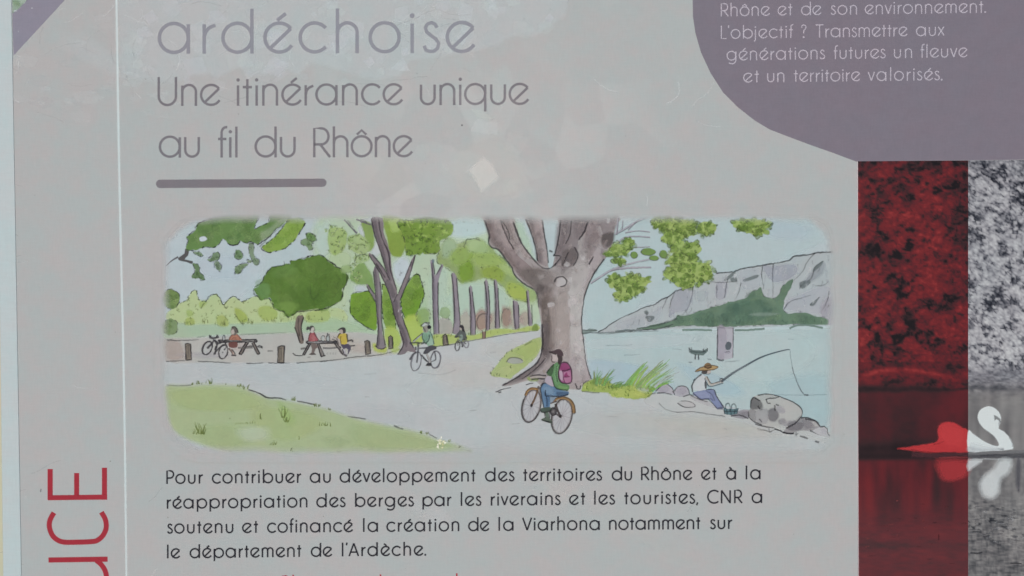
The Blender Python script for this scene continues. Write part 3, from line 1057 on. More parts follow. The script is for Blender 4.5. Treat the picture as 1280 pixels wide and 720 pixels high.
gb.ell(556, 391, 7, 7, 0, (140, 164, 120), .8, 2, .1)
gb.done()

# --- ground: path, picnic ground
pa = Ink('painted_path', art, M_WASH)
pa.fill([(206, 418), (330, 420), (400, 415), (520, 428), (600, 420), (668, 408), (690, 404), (700, 470), (735, 484), (815, 492), (870, 500), (940, 520), (1005, 536), (1040, 549), (1030, 562), (800, 568), (600, 568), (400, 520),
         (205, 490)], (182, 187, 188), 1, 3, 1)
for (x, y, rx, ry, c, a) in ((640, 440, 36, 14, (182, 182, 178), .8), (560, 490, 60, 24, (180, 187, 188), .8), (800, 530, 120, 20, (178, 180, 178), .7), (590, 470, 50, 18, (184, 182, 178), .7), (900, 535, 90, 12, (180, 179, 172), .8),
                             (470, 520, 60, 14, (176, 178, 180), .6), (690, 510, 60, 26, (180, 184, 186), .6), (330, 468, 100, 10, (178, 184, 186), .8)):
    pa.ell(x, y, rx, ry, 4, c, a, 16, .15, 16)
for q in ((612, 441, 620, 440), (455, 468, 470, 467), (456, 496, 462, 496), (588, 513, 596, 513), (905, 536, 909, 537), (760, 520, 772, 521), (640, 530, 650, 529), (523, 466, 552, 468, 570, 462)):
    pa.stroke(list(zip(q[0::2], q[1::2])), .9, (140, 140, 142), .4)
pa.done()

pg = Ink('painted_picnic_ground', art, M_WASH)
pg.fill([(207, 420), (260, 422), (330, 415), (400, 413), (470, 418), (520, 436), (470, 446), (400, 452), (330, 453.5), (260, 453), (207, 451)], (178, 177, 172), 1, 3, 3)
pg.fill([(207, 426), (226, 428), (230, 448), (208, 449)], (164, 148, 140), .7, 6, 3)
pg.ell(420, 428, 26, 8, 0, (178, 168, 158), .7, 8, .2)
pg.ell(262, 444, 30, 4, 0, (160, 156, 160), .6, 4, .2)
pg.ell(300, 433, 14, 6, 0, (172, 160, 156), .6, 5, .2)
pg.ell(450, 436, 14, 6, 0, (172, 160, 152), .6, 5, .2)
for fn, q in ((E, (100, 472, 170, 472, 240, 466)), (E, (335, 472, 440, 478, 570, 487)), (E, (685, 488, 740, 490, 805, 486)), (E, (845, 484, 920, 487, 1000, 486)), (E, (1050, 486, 1160, 476, 1277, 470)),
              (F, (0, 476, 90, 466, 180, 455)), (F, (170, 456, 250, 444, 340, 435)), (F, (340, 436, 430, 428, 500, 412), ), (F, (500, 412, 545, 398, 580, 384)), (E, (110, 320, 200, 322, 340, 318)), (E, (640, 280, 800, 272, 980, 265)),
              (E, (330, 298, 390, 292)), (E, (840, 400, 880, 398)), (E, (1020, 415, 1060, 432, 1100, 430)), (F, (230, 236, 300, 236, 380, 244))):
    pg.stroke(fn(*zip(q[0::2], q[1::2])), 1.1, INK, .7, (1, .6), 3, .8, .35)
pg.done()

# --- hedge and meadow strip at left
hd = Ink('painted_distant_hedge', art, M_WASH)
hp = A((205, 690), (250, 670), (290, 605), (325, 600), (335, 660), (390, 682), (420, 640), (470, 625), (500, 672), (520, 702), (560, 660), (600, 642), (650, 682), (720, 650), (770, 640), (830, 650), (900, 690), (1000, 720), (1277, 720), (1390, 740),
       (1420, 830), (1277, 830), (900, 850), (600, 850), (200, 850), (100, 800), (130, 740))
hd.fill(hp, (176, 192, 142), 1, 2, 2, .6)
hd.fill(E((85, 190), (300, 205), (700, 200), (1277, 180), (1500, 200), (1560, 250), (1300, 262), (950, 268), (500, 285), (90, 305)), (164, 184, 158), 1, 4, 2)
hd.fill(E((1000, 180), (1277, 150), (1400, 180), (1560, 250), (1300, 250), (1060, 240)), (160, 184, 150), .7, 8, 2)
for q, c in (((600, 90, 640, 95, 690, 140, 695, 185, 640, 190, 610, 150), (152, 168, 76)), ((780, 80, 850, 70, 910, 110, 900, 165, 820, 180, 770, 130), (156, 174, 90)), ((470, 150, 520, 140, 555, 180, 550, 220, 480, 215), (160, 172, 96)),
             ((250, 105, 290, 105, 300, 140, 260, 150), (150, 172, 100)), ((345, 45, 385, 30, 400, 50, 365, 85, 345, 80), (150, 172, 96)), ((250, 160, 300, 160, 310, 205, 245, 210), (158, 174, 92)),
             ((930, 120, 990, 110, 1000, 180, 930, 180), (170, 186, 130)), ((1130, 120, 1277, 100, 1277, 180, 1130, 190), (160, 178, 104))):
    hd.fill(E(*zip(q[0::2], q[1::2])), c, .8, 3, 3)
scallops(hd, hp[:17], 3.6, (64, 74, 50), .9, .75, 1.0, False)
for k in range(90):
    x, y = rnd.uniform(210, 432), rnd.uniform(376, 403)
    tick(hd, x, y, rnd.uniform(0, 180), rnd.uniform(1.5, 4), .8, (98, 112, 60), .7, rnd.uniform(-.6, .6))
for x0, x1, y0, nn_ in ((240, 310, 210, 8), (360, 420, 200, 7), (460, 550, 215, 10), (640, 760, 205, 12), (800, 960, 190, 9), (1000, 1277, 175, 12)):
    for k in range(nn_):
        x = rnd.uniform(x0, x1)
        tick(hd, *E((x, y0 + rnd.uniform(-8, 4)))[0], rnd.uniform(75, 115), rnd.uniform(3, 7), .8, (108, 116, 70), .7, rnd.uniform(-.15, .15))
for q in ((600, 130, 640, 185, 665, 215), (790, 25, 840, 10), (520, 60, 540, 90, 555, 70), (355, 90, 380, 50), (255, 40, 270, 10), (1210, 95, 1240, 90)):
    hd.stroke(E(*zip(q[0::2], q[1::2])), .8, INK, .6)
hd.done()

for cx, cy, rx, ry, c in ((214, 374, 11, 12.5, (114, 138, 82)), (212.5, 408.5, 9.5, 10.5, (124, 146, 104))):
    b = Ink('painted_bush', art, M_WASH)
    pp = [(cx + rx * math.cos(t) * rnd.uniform(.9, 1.08), cy + ry * math.sin(t) * rnd.uniform(.9, 1.08)) for t in [6.283 * k / 12 for k in range(12)]]
    foliage(b, pp, c, ((98, 124, 70), (132, 154, 96), (88, 112, 66)), 9, (2, 4.5), 3, .65, .5, .5, 1.5, 5)
    b.done()

# --- big round tree
rt = Ink('painted_round_tree', art, M_WASH)
rt.fill(E((1052, 150), (1075, 140), (1100, 148), (1090, 200), (1085, 240), (1102, 330), (1092, 346), (1070, 340), (1050, 270), (1036, 225)), (118, 106, 98), 1, 1, 2)
rt.stroke(E((1036, 225), (1052, 270), (1075, 338)), 1.2, INK, .8)
rt.stroke(E((1065, 160), (1062, 230), (1072, 290)), .9, INK, .7)
rt.stroke(E((1100, 150), (1085, 210), (1086, 250), (1098, 325)), 1.2, INK, .8)
rtp = A((745, 575), (742, 615), (778, 652), (812, 666), (850, 655), (870, 690)) + E((880, 60), (895, 96), (960, 112), (985, 152), (1000, 150), (1060, 112), (1130, 106), (1200, 100)) + \
    F((30, 94), (100, 62), (150, 32)) + B((160, 625), (170, 590), (196, 530), (192, 472), (130, 432), (60, 380), (10, 342)) + \
    A((1200, 347), (1140, 352), (1100, 366), (1015, 382), (1000, 405), (960, 418), (885, 428), (850, 455), (810, 500), (800, 542))
foliage(rt, rtp, (88, 119, 53), ((78, 108, 46), (96, 127, 58), (84, 115, 49), (102, 132, 64)), 46, (5, 15), 3.4, .9, .85, 1.9, 1.4, 8)
rt.fill(A((750, 580), (800, 545), (850, 560), (860, 620), (830, 655), (785, 650)), (104, 140, 84), .7, 4, 3)
rt.fill(E((900, 60), (960, 40), (1060, 60), (1040, 110), (985, 140), (960, 105), (905, 90)), (118, 148, 72), .6, 5, 3)
rt.fill(A((900, 440), (1000, 410), (1050, 450), (980, 500), (880, 500)), (106, 140, 74), .5, 8, 3)
rt.stroke(A((1150, 560), (1155, 640), (1180, 660), (1210, 615)), 1.1, (66, 92, 44), .8)
rt.stroke(A((1125, 570), (1140, 600)), .8, (66, 92, 44), .7)
rt.stroke(B((140, 540), (110, 560), (130, 590)), .8, (66, 92, 44), .6)
rt.stroke(A((965, 420), (958, 385)), .8, INK, .7)
rt.done()

# --- overhanging branch at top left
ob = Ink('painted_overhanging_branch', art, M_WASH)
ob.stroke(A((98, 425), (140, 385), (190, 355)), 2.0, (92, 88, 90), .9, (.3, 1.3), 4)
ob.fill(A((190, 362), (235, 330), (240, 295), (268, 305), (262, 345), (238, 372), (295, 385), (288, 406), (250, 392), (200, 382)), (80, 76, 76), .95, 1, 2)
ob1 = A((250, 300), (262, 232), (255, 210), (310, 160), (340, 110), (450, 72), (600, 50), (760, 40), (765, 90), (745, 150), (790, 132), (850, 100), (862, 50), (1000, 40), (985, 92), (900, 150), (850, 210), (800, 240), (762, 268), (720, 242),
        (682, 252), (640, 238), (622, 266), (570, 268), (532, 240), (512, 230), (480, 270), (440, 286), (380, 282), (350, 300), (300, 306))
foliage(ob, ob1, (100, 132, 76), ((90, 120, 66), (110, 140, 82), (84, 114, 68), (116, 142, 90)), 34, (3, 8), 3.2, .9, .75, 1.0, 1.5)
ob.fill(A((790, 180), (860, 140), (960, 60), (985, 92), (900, 150), (850, 210), (800, 235)), (146, 162, 132), .6, 4, 2)
ob.fill(A((345, 215), (380, 205), (400, 225), (380, 240), (350, 240)), (190, 202, 208), 1, 1.2, 3)
ob2 = A((795, 290), (830, 262), (900, 200), (960, 132), (1000, 80), (1080, 70), (1112, 110), (1082, 162), (1040, 225), (1010, 252), (960, 296), (890, 312), (845, 322))
foliage(ob, ob2, (128, 158, 72), ((116, 148, 62), (138, 166, 84), (108, 142, 58)), 20, (3, 7), 3.2, .9, .75, 1.0, 1.5)
ob.stroke(A((780, 285), (860, 200), (920, 150), (1000, 90)), .9, INK, .6, None, 3, .8, .4)
for q, c in (((300, 320, 345, 318, 370, 340, 360, 355, 320, 338), (120, 142, 112)), ((400, 375, 430, 355, 440, 330, 475, 322, 492, 345, 475, 380, 430, 388), (110, 134, 100)), ((460, 390, 490, 395, 506, 430, 495, 460, 470, 445, 455, 420), (116, 136, 112)),
             ((600, 345, 608, 310, 630, 302, 660, 330, 655, 365, 630, 377, 608, 365), (104, 132, 92)), ((705, 262, 740, 265, 740, 330, 755, 365, 780, 375, 775, 408, 745, 412, 725, 370, 705, 330), (118, 138, 110)),
             ((605, 430, 650, 405, 690, 398, 700, 415, 660, 440, 640, 472, 606, 478), (112, 134, 98)), ((1078, 250, 1090, 232, 1120, 220, 1112, 190, 1150, 178, 1190, 210, 1188, 240, 1160, 262, 1168, 290, 1145, 308, 1125, 280, 1090, 265), (116, 142, 100)),
             ((295, 405, 320, 405, 348, 430, 345, 462, 375, 490, 382, 515, 360, 526, 340, 508, 305, 515, 284, 492, 310, 470, 308, 440), (96, 122, 82)), ((690, 380, 720, 375, 725, 395, 700, 398), (140, 156, 130)),
             ((1115, 195, 1150, 182, 1185, 212, 1180, 240, 1140, 235), (102, 134, 80))):
    pp = A(*zip(q[0::2], q[1::2]))
    ob.fill(pp, c, .95, 1.2, 3, 1.0)
    dabs(ob, pp, (tuple(v - 26 for v in c), tuple(v - 12 for v in c)), 7, 1.2, 2.4, (.4, .8), .9)
    scallops(ob, pp, 2.6, INK, .65, .6)
ob.done()

# --- middle trees
mt_ = Ink('painted_shrub_thicket', art, M_WASH)
for q, c in (((70, 425, 80, 398, 150, 386, 196, 420, 200, 560, 162, 566, 110, 532, 72, 492), (110, 146, 52)), ((225, 352, 260, 380, 285, 430, 292, 540, 285, 570, 240, 560, 226, 470), (122, 152, 70)),
             ((316, 430, 330, 380, 360, 330, 392, 300, 410, 322, 428, 392, 416, 442, 380, 512, 350, 532, 322, 482), (108, 146, 50))):
    pp = J(*zip(q[0::2], q[1::2]))
    foliage(mt_, pp, c, ((94, 126, 46), (120, 150, 62), (100, 132, 52)), 14, (4, 9), 3.6, .9, .75, 1.0, 1.4, 8)
for q, c, a in (((330, 520, 400, 500, 425, 560, 420, 640, 350, 640), (166, 186, 84), .9), ((235, 570, 280, 560, 315, 600, 312, 650, 250, 655), (164, 184, 86), .9), ((180, 640, 225, 650, 250, 660, 240, 685, 190, 680), (166, 178, 78), .9),
                ((395, 480, 440, 470, 460, 500, 440, 560, 400, 540), (128, 158, 88), .8), ((260, 660, 290, 640, 310, 670, 285, 690), (168, 184, 92), .7)):
    mt_.fill(J(*zip(q[0::2], q[1::2])), c, a, 4, 3, .6)
scallops(mt_, J((395, 480), (440, 470), (462, 500), (440, 560), (400, 540)), 3, INK, .6, .45)
mt_.done()

mc = Ink('painted_leaf_canopy', art, M_WASH)
for fn, q, c, a in ((B, (455, 60, 560, 62, 610, 130, 640, 230, 600, 340, 560, 355, 510, 330, 480, 200), (126, 152, 66), 1), (B, (500, 90, 600, 80, 590, 150, 540, 180, 515, 150), (156, 182, 100), .8),
                    (B, (300, 100, 370, 110, 395, 200, 390, 290, 340, 310, 320, 200), (122, 150, 72), .95), (B, (60, 160, 150, 140, 200, 190, 180, 290, 110, 345, 65, 300), (150, 174, 102), .9),
                    (B, (210, 200, 300, 200, 360, 260, 340, 330, 270, 330, 205, 270), (152, 174, 116), .9), (B, (155, 430, 210, 410, 240, 440, 230, 470, 160, 470), (140, 166, 108), .8),
                    (B, (260, 420, 320, 400, 380, 500, 400, 620, 340, 560, 270, 555, 215, 510), (118, 150, 84), .95), (B, (250, 350, 340, 335, 360, 380, 300, 400, 255, 390), (150, 174, 120), .8)):
    mc.fill(fn(*zip(q[0::2], q[1::2])), c, a, 3, 3, .8)
big = B((560, 100), (640, 90), (760, 70), (880, 80), (950, 100), (968, 160), (930, 215), (870, 240), (875, 300), (840, 330), (760, 330), (690, 340), (630, 340), (620, 270), (600, 190))
mc.fill(big, (112, 142, 58), 1, 2, 3, 1.2)
for k in range(110):
    x, y = rnd.uniform(495, 568), rnd.uniform(274, 318)
    if inside((x, y), big):
        mc.ell(x, y, rnd.uniform(1.5, 4.5), rnd.uniform(1, 2.4), rnd.uniform(0, 180), rnd.choice(((92, 124, 44), (132, 160, 72), (84, 114, 42), (150, 178, 88), (104, 136, 52))), .75, 1, .25, 8, rnd.random())
        if rnd.random() < .8:
            tick(mc, x, y, rnd.uniform(0, 360), rnd.uniform(2.5, 5), .8, (62, 76, 48), .75, rnd.uniform(-.5, .5))
scallops(mc, big, 3.5, INK, .6, .5)
for cx, cy, rx, ry, n in ((420, 290, 13, 9, 22), (447, 303, 14, 12, 28), (420, 310, 10, 8, 16), (454, 320, 10, 6, 12), (446, 340, 10, 12, 14)):
    for k in range(n):
        t, q = rnd.uniform(0, 6.28), math.sqrt(rnd.random())
        x, y = cx + rx * q * math.cos(t), cy + ry * q * math.sin(t)
        mc.ell(x, y, rnd.uniform(1.5, 3), rnd.uniform(.9, 1.6), rnd.uniform(0, 180), rnd.choice(((140, 166, 96), (128, 156, 86), (166, 186, 130))), .6, 1, .2, 8, rnd.random())
        tick(mc, x, y, rnd.uniform(0, 180), rnd.uniform(2, 4.5), .8, (70, 82, 58), .75, rnd.uniform(-.5, .5))
mc.stroke(B((250, 390), (270, 350), (310, 335), (345, 345)), .9, INK, .7)
for x, y in ((500, 345), (503, 341), (531, 352), (520, 346), (530, 336), (563, 400), (420, 422)):
    tick(mc, x, y, rnd.uniform(0, 360), 4, .8, INK, .6, .4)
mc.done()

# avenue canopy
ac = Ink('painted_avenue_canopy', art, M_WASH)
acp = I((25, 240), (50, 160), (70, 125), (105, 118), (130, 150), (180, 125), (250, 120), (292, 150), (340, 192), (400, 250), (430, 300), (470, 352), (548, 400), (552, 440), (505, 455), (440, 442), (400, 412), (370, 372), (330, 340), (282, 330),
        (232, 340), (192, 352), (150, 352), (110, 300), (60, 262))
ac.fill(acp, (140, 160, 104), 1, 3.5, 3, 1.4)
for q, c, a in (((50, 160, 70, 125, 108, 118, 130, 152, 120, 200, 60, 220), (146, 172, 138), .85), ((150, 250, 200, 230, 225, 290, 210, 340, 160, 350, 140, 300), (112, 146, 46), .9), ((100, 190, 190, 160, 230, 200, 180, 250, 110, 260), (130, 160, 70), .8),
                ((260, 280, 340, 260, 390, 300, 370, 350, 330, 335, 270, 325), (136, 158, 62), .8), ((400, 350, 460, 360, 510, 400, 500, 445, 430, 435, 395, 400), (158, 176, 78), .8), ((190, 130, 260, 125, 300, 165, 280, 200, 200, 190), (158, 182, 128), .8),
                ((330, 240, 400, 260, 430, 320, 390, 300), (166, 186, 120), .7), ((500, 390, 550, 400, 555, 450, 520, 470), (150, 172, 118), .7), ((220, 200, 330, 200, 380, 250, 300, 270, 230, 260), (150, 174, 90), .7)):
    ac.fill(I(*zip(q[0::2], q[1::2])), c, a, 6, 3, .8)
scallops(ac, I((175, 170), (180, 130), (230, 122), (255, 135)), 4, INK, .6, .7, .8, False)
squiggles(ac, acp, 110, 2.6, (66, 80, 44), .85)
scallops(ac, acp, 4.5, (70, 84, 50), .55, .45)
ac.done()

# left trunk of the pair, main forked trunk and thin avenue trunks
TR, TRD = (132, 124, 128), (96, 89, 95)


def trunk(name, fn, q, cols=(TR, TRD), shade=None, lines=(), w=1.1):
    t = Ink(name, art, M_WASH)
    pp = fn(*zip(q[0::2], q[1::2]))
    t.fill(pp, cols[0], 1, 1, 2, .25)
    if shade:
        for s in shade:
            t.fill(fn(*zip(s[0::2], s[1::2])), cols[1], .75, 1.6, 2)
    for l in lines:
        t.stroke(fn(*zip(l[0::2], l[1::2])), w, INK, .8, (1, .8), 3, .8, .25)
    return t


# small branch trees of the avenue, far ones first
for q, ln in (((500, 400, 512, 400, 518, 470, 532, 575, 512, 580, 508, 500), ((500, 400, 508, 480, 512, 575), (528, 470, 531, 570))),
              ((428, 450, 440, 450, 460, 470, 462, 600, 440, 602, 430, 540), ((430, 450, 436, 540, 442, 600), (458, 470, 461, 598))),
              ((328, 345, 345, 350, 352, 430, 360, 592, 334, 594, 338, 480), ((328, 345, 338, 450, 336, 592), (350, 380, 352, 470, 359, 590))),
              ((278, 348, 296, 348, 302, 430, 308, 520, 304, 602, 286, 602, 292, 500), ((278, 348, 290, 440, 292, 520, 286, 600), (298, 370, 306, 470, 304, 600))),
              ((196, 380, 212, 378, 218, 450, 230, 520, 230, 632, 204, 632, 206, 520), ((196, 380, 206, 470, 204, 632), (214, 400, 222, 480, 230, 560, 229, 630))),
              ((104, 305, 130, 318, 138, 400, 150, 560, 146, 620, 110, 622, 118, 560, 114, 420), ((104, 310, 116, 420, 118, 540, 110, 622), (130, 330, 138, 430, 149, 560, 146, 618)))):
    t = trunk('painted_avenue_tree', I, q, ((138, 130, 138), (112, 104, 114)), ([q[0], q[1], q[0] + 9, q[1] + 30, q[0] + 16, q[1] + 120, q[-4] + 10, q[-3] - 10, q[-4] - 2, q[-3] - 4],), ln, 1.0)
    t.done()
t = trunk('painted_forked_avenue_tree', B, (800, 390, 815, 385, 832, 480, 842, 480, 882, 410, 892, 425, 862, 520, 856, 640, 862, 900, 868, 915, 828, 930, 822, 800, 814, 640, 812, 500), ((140, 132, 142), (112, 106, 116)),
          ((815, 500, 832, 500, 838, 700, 846, 920, 828, 925, 822, 780),), ((812, 400, 818, 520, 820, 700, 828, 925), (858, 540, 856, 680, 864, 910), (820, 385, 834, 480), (884, 415, 846, 482)))
t.ell(*B((820, 385))[0], 1.6, 2.6, 0, (100, 112, 122), .9, 1)
t.done()
t = trunk('painted_bent_tree', J, (195, 660, 204, 600, 198, 500, 192, 440, 150, 362, 156, 352, 190, 405, 190, 370, 182, 285, 200, 265, 215, 330, 222, 400, 220, 500, 228, 600, 243, 655, 220, 668), (TR, TRD),
          ((200, 650, 206, 560, 198, 440, 184, 290, 196, 275, 205, 400, 210, 520, 214, 640),), ((182, 290, 192, 390, 198, 480, 206, 560, 198, 655), (214, 340, 222, 420, 222, 520, 240, 650), (150, 362, 190, 435), (158, 355, 188, 400), (190, 650, 220, 668, 245, 656)))
t.done()
t = trunk('painted_forked_tree', J, (172, 32, 228, 30, 232, 100, 266, 200, 271, 280, 297, 380, 306, 392, 365, 240, 386, 205, 381, 240, 351, 330, 322, 400, 311, 450, 325, 520, 342, 560, 360, 620, 372, 650, 392, 684, 350, 676, 335, 690, 300, 694, 326, 650, 318, 620,
          304, 560, 280, 490, 270, 440, 240, 350, 200, 272, 160, 208, 172, 204, 230, 268, 248, 292, 215, 190, 188, 110), ((124, 114, 118), (92, 84, 90)),
          ((172, 32, 195, 32, 205, 100, 230, 170, 250, 260, 270, 330, 262, 330, 240, 270, 212, 180), (275, 440, 300, 430, 306, 520, 330, 570, 350, 630, 340, 660, 318, 600, 290, 520), (240, 340, 262, 330, 290, 400, 275, 420)),
          ((172, 34, 188, 110, 214, 185, 246, 290), (208, 34, 222, 120, 258, 205, 264, 280, 296, 378), (368, 240, 304, 395), (386, 210, 352, 330, 312, 430), (160, 208, 202, 275, 242, 352, 272, 442, 284, 500, 306, 560), (312, 440, 326, 520, 360, 610, 364, 640),
           (176, 205, 232, 272, 262, 330), (196, 250, 240, 320), (300, 694, 330, 640, 310, 580), (300, 400, 280, 440)), 1.2)
t.stroke(J((40, 38), (70, 70), (102, 105)), 1.6, (96, 92, 100), .9)
t.stroke(J((55, 40), (85, 75)), 1.0, (96, 92, 100), .7)
t.stroke(J((100, 35), (135, 50), (172, 62)), 1.6, (96, 92, 100), .9)
t.stroke(J((120, 35), (150, 48)), 1.0, (96, 92, 100), .7)
for x, y in ((318, 470), (305, 480), (320, 500)):
    t.ell(*J((x, y))[0], .8, 2, 20, (180, 176, 178), .8, .8)
t.done()

# grass verge on the far side of the path
vg = Ink('painted_grass_verge', art, M_WASH)
vg.fill(I((0, 636), (60, 625), (200, 632), (290, 608), (360, 596), (440, 600), (520, 582), (560, 578), (565, 604), (440, 618), (330, 636), (200, 660), (90, 680), (0, 690)), (166, 182, 106), 1, 2.5, 3, .6)
vg.fill(I((530, 590), (545, 570), (560, 576), (562, 605), (530, 608)), (112, 136, 66), .9, 1.5, 3)
vg.stroke(I((0, 694), (90, 682), (180, 664), (300, 644), (430, 622), (560, 606)), 1.0, INK, .65, (1, .5), 3, .8, .35)
for k in range(34):
    x = rnd.uniform(10, 550)
    tick(vg, *I((x, 650 - x * .09 + rnd.uniform(-8, 4)))[0], rnd.uniform(70, 110), rnd.uniform(2, 4), .7, (112, 128, 66), .7)
vg.done()

# bollards
BO, BOD = (132, 124, 112), (104, 98, 90)
for fn, q in ((E, (242, 348, 262, 344, 280, 350, 286, 462, 246, 466)), (E, (915, 372, 938, 362, 962, 364, 957, 484, 912, 484)), (F, (326, 328, 345, 322, 360, 330, 366, 418, 332, 424)),
              (F, (498, 300, 512, 288, 526, 300, 530, 378, 500, 382)), (F, (892, 290, 908, 278, 922, 288, 930, 352, 894, 358))):
    b = Ink('painted_wooden_post', art, M_WASH)
    pp = fn(*zip(q[0::2], q[1::2]))
    b.fill(pp, BO, 1, .9, 1)
    x0, x1 = min(p[0] for p in pp), max(p[0] for p in pp)
    y0, y1 = min(p[1] for p in pp), max(p[1] for p in pp)
    b.fill([(x0 + .8, y0 + 3), (x0 + 3, y0 + 3), (x0 + 3, y1 - 1.5), (x0 + 1, y1 - 1.5)], BOD, .8, 1.2, 1)
    b.stroke(pp, 1.1, INK, .85, None, 1, .8, .15, True)
    b.stroke([(x0 + 4.2, y0 + 3), (x0 + 4.4, y1 - 3)], .8, INK, .6)
    b.stroke([(x0 + 1.5, y0 + 2.6), (x1 - 1.5, y0 + 2.6)], .7, INK, .6)
    b.done()
b = Ink('painted_tree_stake', art, M_WASH)
b.fill(I((265, 612), (286, 610), (283, 650), (268, 650)), (130, 110, 98), 1, .8, 1)
b.stroke(I((266, 605), (268, 650)), .8, INK, .7)
b.stroke(I((284, 600), (282, 650)), .8, INK, .7)
b.done()

# --- left picnic: table, person, bicycle
pt = Ink('painted_picnic_table', art, M_WASH)
for q, w in (((920, 322, 865, 410, 815, 498), 3.6), ((1005, 325, 1045, 400, 1090, 500), 3.2)):
    pt.stroke(O(*zip(q[0::2], q[1::2])), w, (120, 112, 106), 1, None, 1)
for q in ((905, 322, 850, 405, 800, 495), (940, 330, 890, 405, 850, 495), (1018, 322, 1105, 490), (988, 340, 1068, 500), (800, 495, 850, 500), (1068, 502, 1105, 490)):
    pt.stroke(O(*zip(q[0::2], q[1::2])), 1.1, INK, .9, None, 1)
pt.fill(O((500, 292), (1060, 288), (1062, 318), (505, 318)), (150, 146, 142), 1, .9, 1)
pt.stroke(O((500, 294), (760, 290), (1060, 286)), 1.2, INK, .9, None, 3, .8, .15)
pt.stroke(O((505, 318), (760, 318), (1062, 316)), 1.4, INK, .9, None, 3, .8, .15)
pt.stroke(O((1020, 290), (1062, 300), (1066, 316)), 1.3, INK, .9)
pt.stroke(O((785, 402), (860, 406), (1000, 402)), 2.2, (96, 94, 92), .8)
pt.stroke(O((900, 384), (1000, 380)), 1.1, INK, .8)
pt.stroke(O((1065, 385), (1100, 378), (1132, 388), (1132, 412)), 1.3, INK, .85)
pt.stroke(O((1080, 400), (1128, 398)), .9, INK, .7)
pt.done()
bo = Ink('painted_bottle', art, M_WASH)
bo.ell(*O((580, 262))[0], 1.5, 3.2, 0, (168, 172, 172), .9, .8)
bo.ring(*O((580, 262))[0], 1.6, 3.3, 0, .8, INK, .7)
bo.done()
pe = Ink('painted_seated_person', art, M_WASH)
pe.fill(O((648, 335), (700, 320), (775, 320), (778, 385), (740, 405), (660, 395)), (112, 76, 72), 1, 1, 2)
pe.fill(O((658, 290), (680, 240), (705, 212), (770, 205), (805, 245), (845, 292), (800, 294), (760, 290)), (166, 116, 96), 1, 1, 2)
pe.stroke(O((770, 208), (808, 250), (842, 290)), 1.1, (120, 78, 70), .8)
pe.stroke(O((700, 214), (672, 250), (656, 290)), 1.1, (120, 78, 70), .8)
pe.stroke(O((690, 290), (720, 262), (760, 262)), .8, (130, 84, 74), .7)
pe.stroke(O((655, 420), (690, 445), (725, 500)), 2.6, (170, 150, 140), 1, None, 3)
pe.stroke(O((650, 412), (690, 455), (705, 500)), 1, INK, .8)
pe.stroke(O((690, 425), (730, 465), (748, 500)), 1, INK, .8)
pe.fill(O((690, 505), (730, 498), (765, 508), (760, 526), (690, 524)), (82, 78, 78), 1, .9, 1)
pe.ell(*O((730, 160))[0], 4.6, 5.4, 0, (104, 98, 92), 1, 1, .08)
pe.ell(*O((712, 172))[0], 2.4, 3.2, 0, (176, 166, 158), .95, 1)
pe.stroke(O((690, 110), (740, 100), (775, 140), (785, 190)), 1.2, (70, 66, 64), .9)
pe.stroke(O((738, 150), (748, 180)), 1, (70, 66, 64), .8)
pe.done()
bi = Ink('painted_parked_bicycle', art, M_WASH)
bi.ring(*O((342, 408))[0], 5.4, 8.6, 24, 1.4, (66, 64, 68), .95)
bi.ring(*O((330, 408))[0], 5.4, 8.4, 24, 1.0, (66, 64, 68), .7, 90, 280)
bi.ring(*O((572, 462))[0], 5.4, 8.8, 12, 1.4, (66, 64, 68), .95)
bi.ell(*O((342, 408))[0], 4.4, 7.4, 24, (170, 172, 172), .6, 1)
bi.ell(*O((572, 462))[0], 4.4, 7.8, 12, (170, 172, 172), .6, 1)
bi.ell(*O((565, 470))[0], .8, .9, 0, (80, 78, 80), .9, .8)
for q, w in (((340, 412, 400, 350, 440, 280), 1.9), ((370, 240, 420, 265, 510, 245), 3.0), ((365, 225, 400, 240), 2.2), ((490, 215, 470, 255), 1.6), ((440, 290, 480, 360, 450, 480), 2.6), ((480, 350, 560, 320, 620, 330), 2.4),
             ((450, 480, 520, 400, 600, 360), 2.0), ((430, 490, 465, 490), 2.4), ((500, 290, 540, 340), 2.6), ((450, 300, 500, 330), 1.6), ((600, 330, 625, 380, 580, 440), 1.4), ((470, 380, 450, 440), 1.8)):
    bi.stroke(O(*zip(q[0::2], q[1::2])), w, (62, 60, 64), .92, (1, .8), 3)
bi.done()

# --- right picnic: table and two people
pt = Ink('painted_picnic_table', art, M_WASH)
pt.stroke(Q2((185, 478), (240, 470), (300, 472)), 2.6, (96, 92, 90), .85)
pt.stroke(Q2((505, 466), (620, 468), (770, 450)), 2.4, (104, 102, 102), .85)
for q, w in (((315, 405, 268, 490, 222, 570), 2.6), ((440, 405, 470, 490, 498, 590), 3.2), ((690, 400, 760, 490, 800, 550), 2.6)):
    pt.stroke(Q2(*zip(q[0::2], q[1::2])), w, (124, 118, 114), 1, None, 1)
for q in ((300, 405, 255, 490, 212, 566), (328, 410, 285, 490, 240, 572), (428, 405, 455, 490, 480, 590), (455, 410, 495, 500, 525, 570), (480, 592, 545, 570), (675, 398, 750, 495, 800, 560), (715, 398, 770, 470)):
    pt.stroke(Q2(*zip(q[0::2], q[1::2])), 1.1, INK, .9, None, 1)
pt.fill(Q2((272, 368), (400, 362), (730, 366), (735, 394), (400, 398), (275, 398)), (152, 150, 150), 1, .9, 1)
pt.stroke(Q2((272, 366), (420, 362), (560, 366), (730, 368)), 1.2, INK, .9, None, 3, .8, .15)
pt.stroke(Q2((275, 398), (420, 396), (560, 394), (735, 388)), 1.5, INK, .9, None, 3, .8, .15)
pt.stroke(Q2((272, 366), (268, 384), (278, 400)), 1.3, INK, .9)
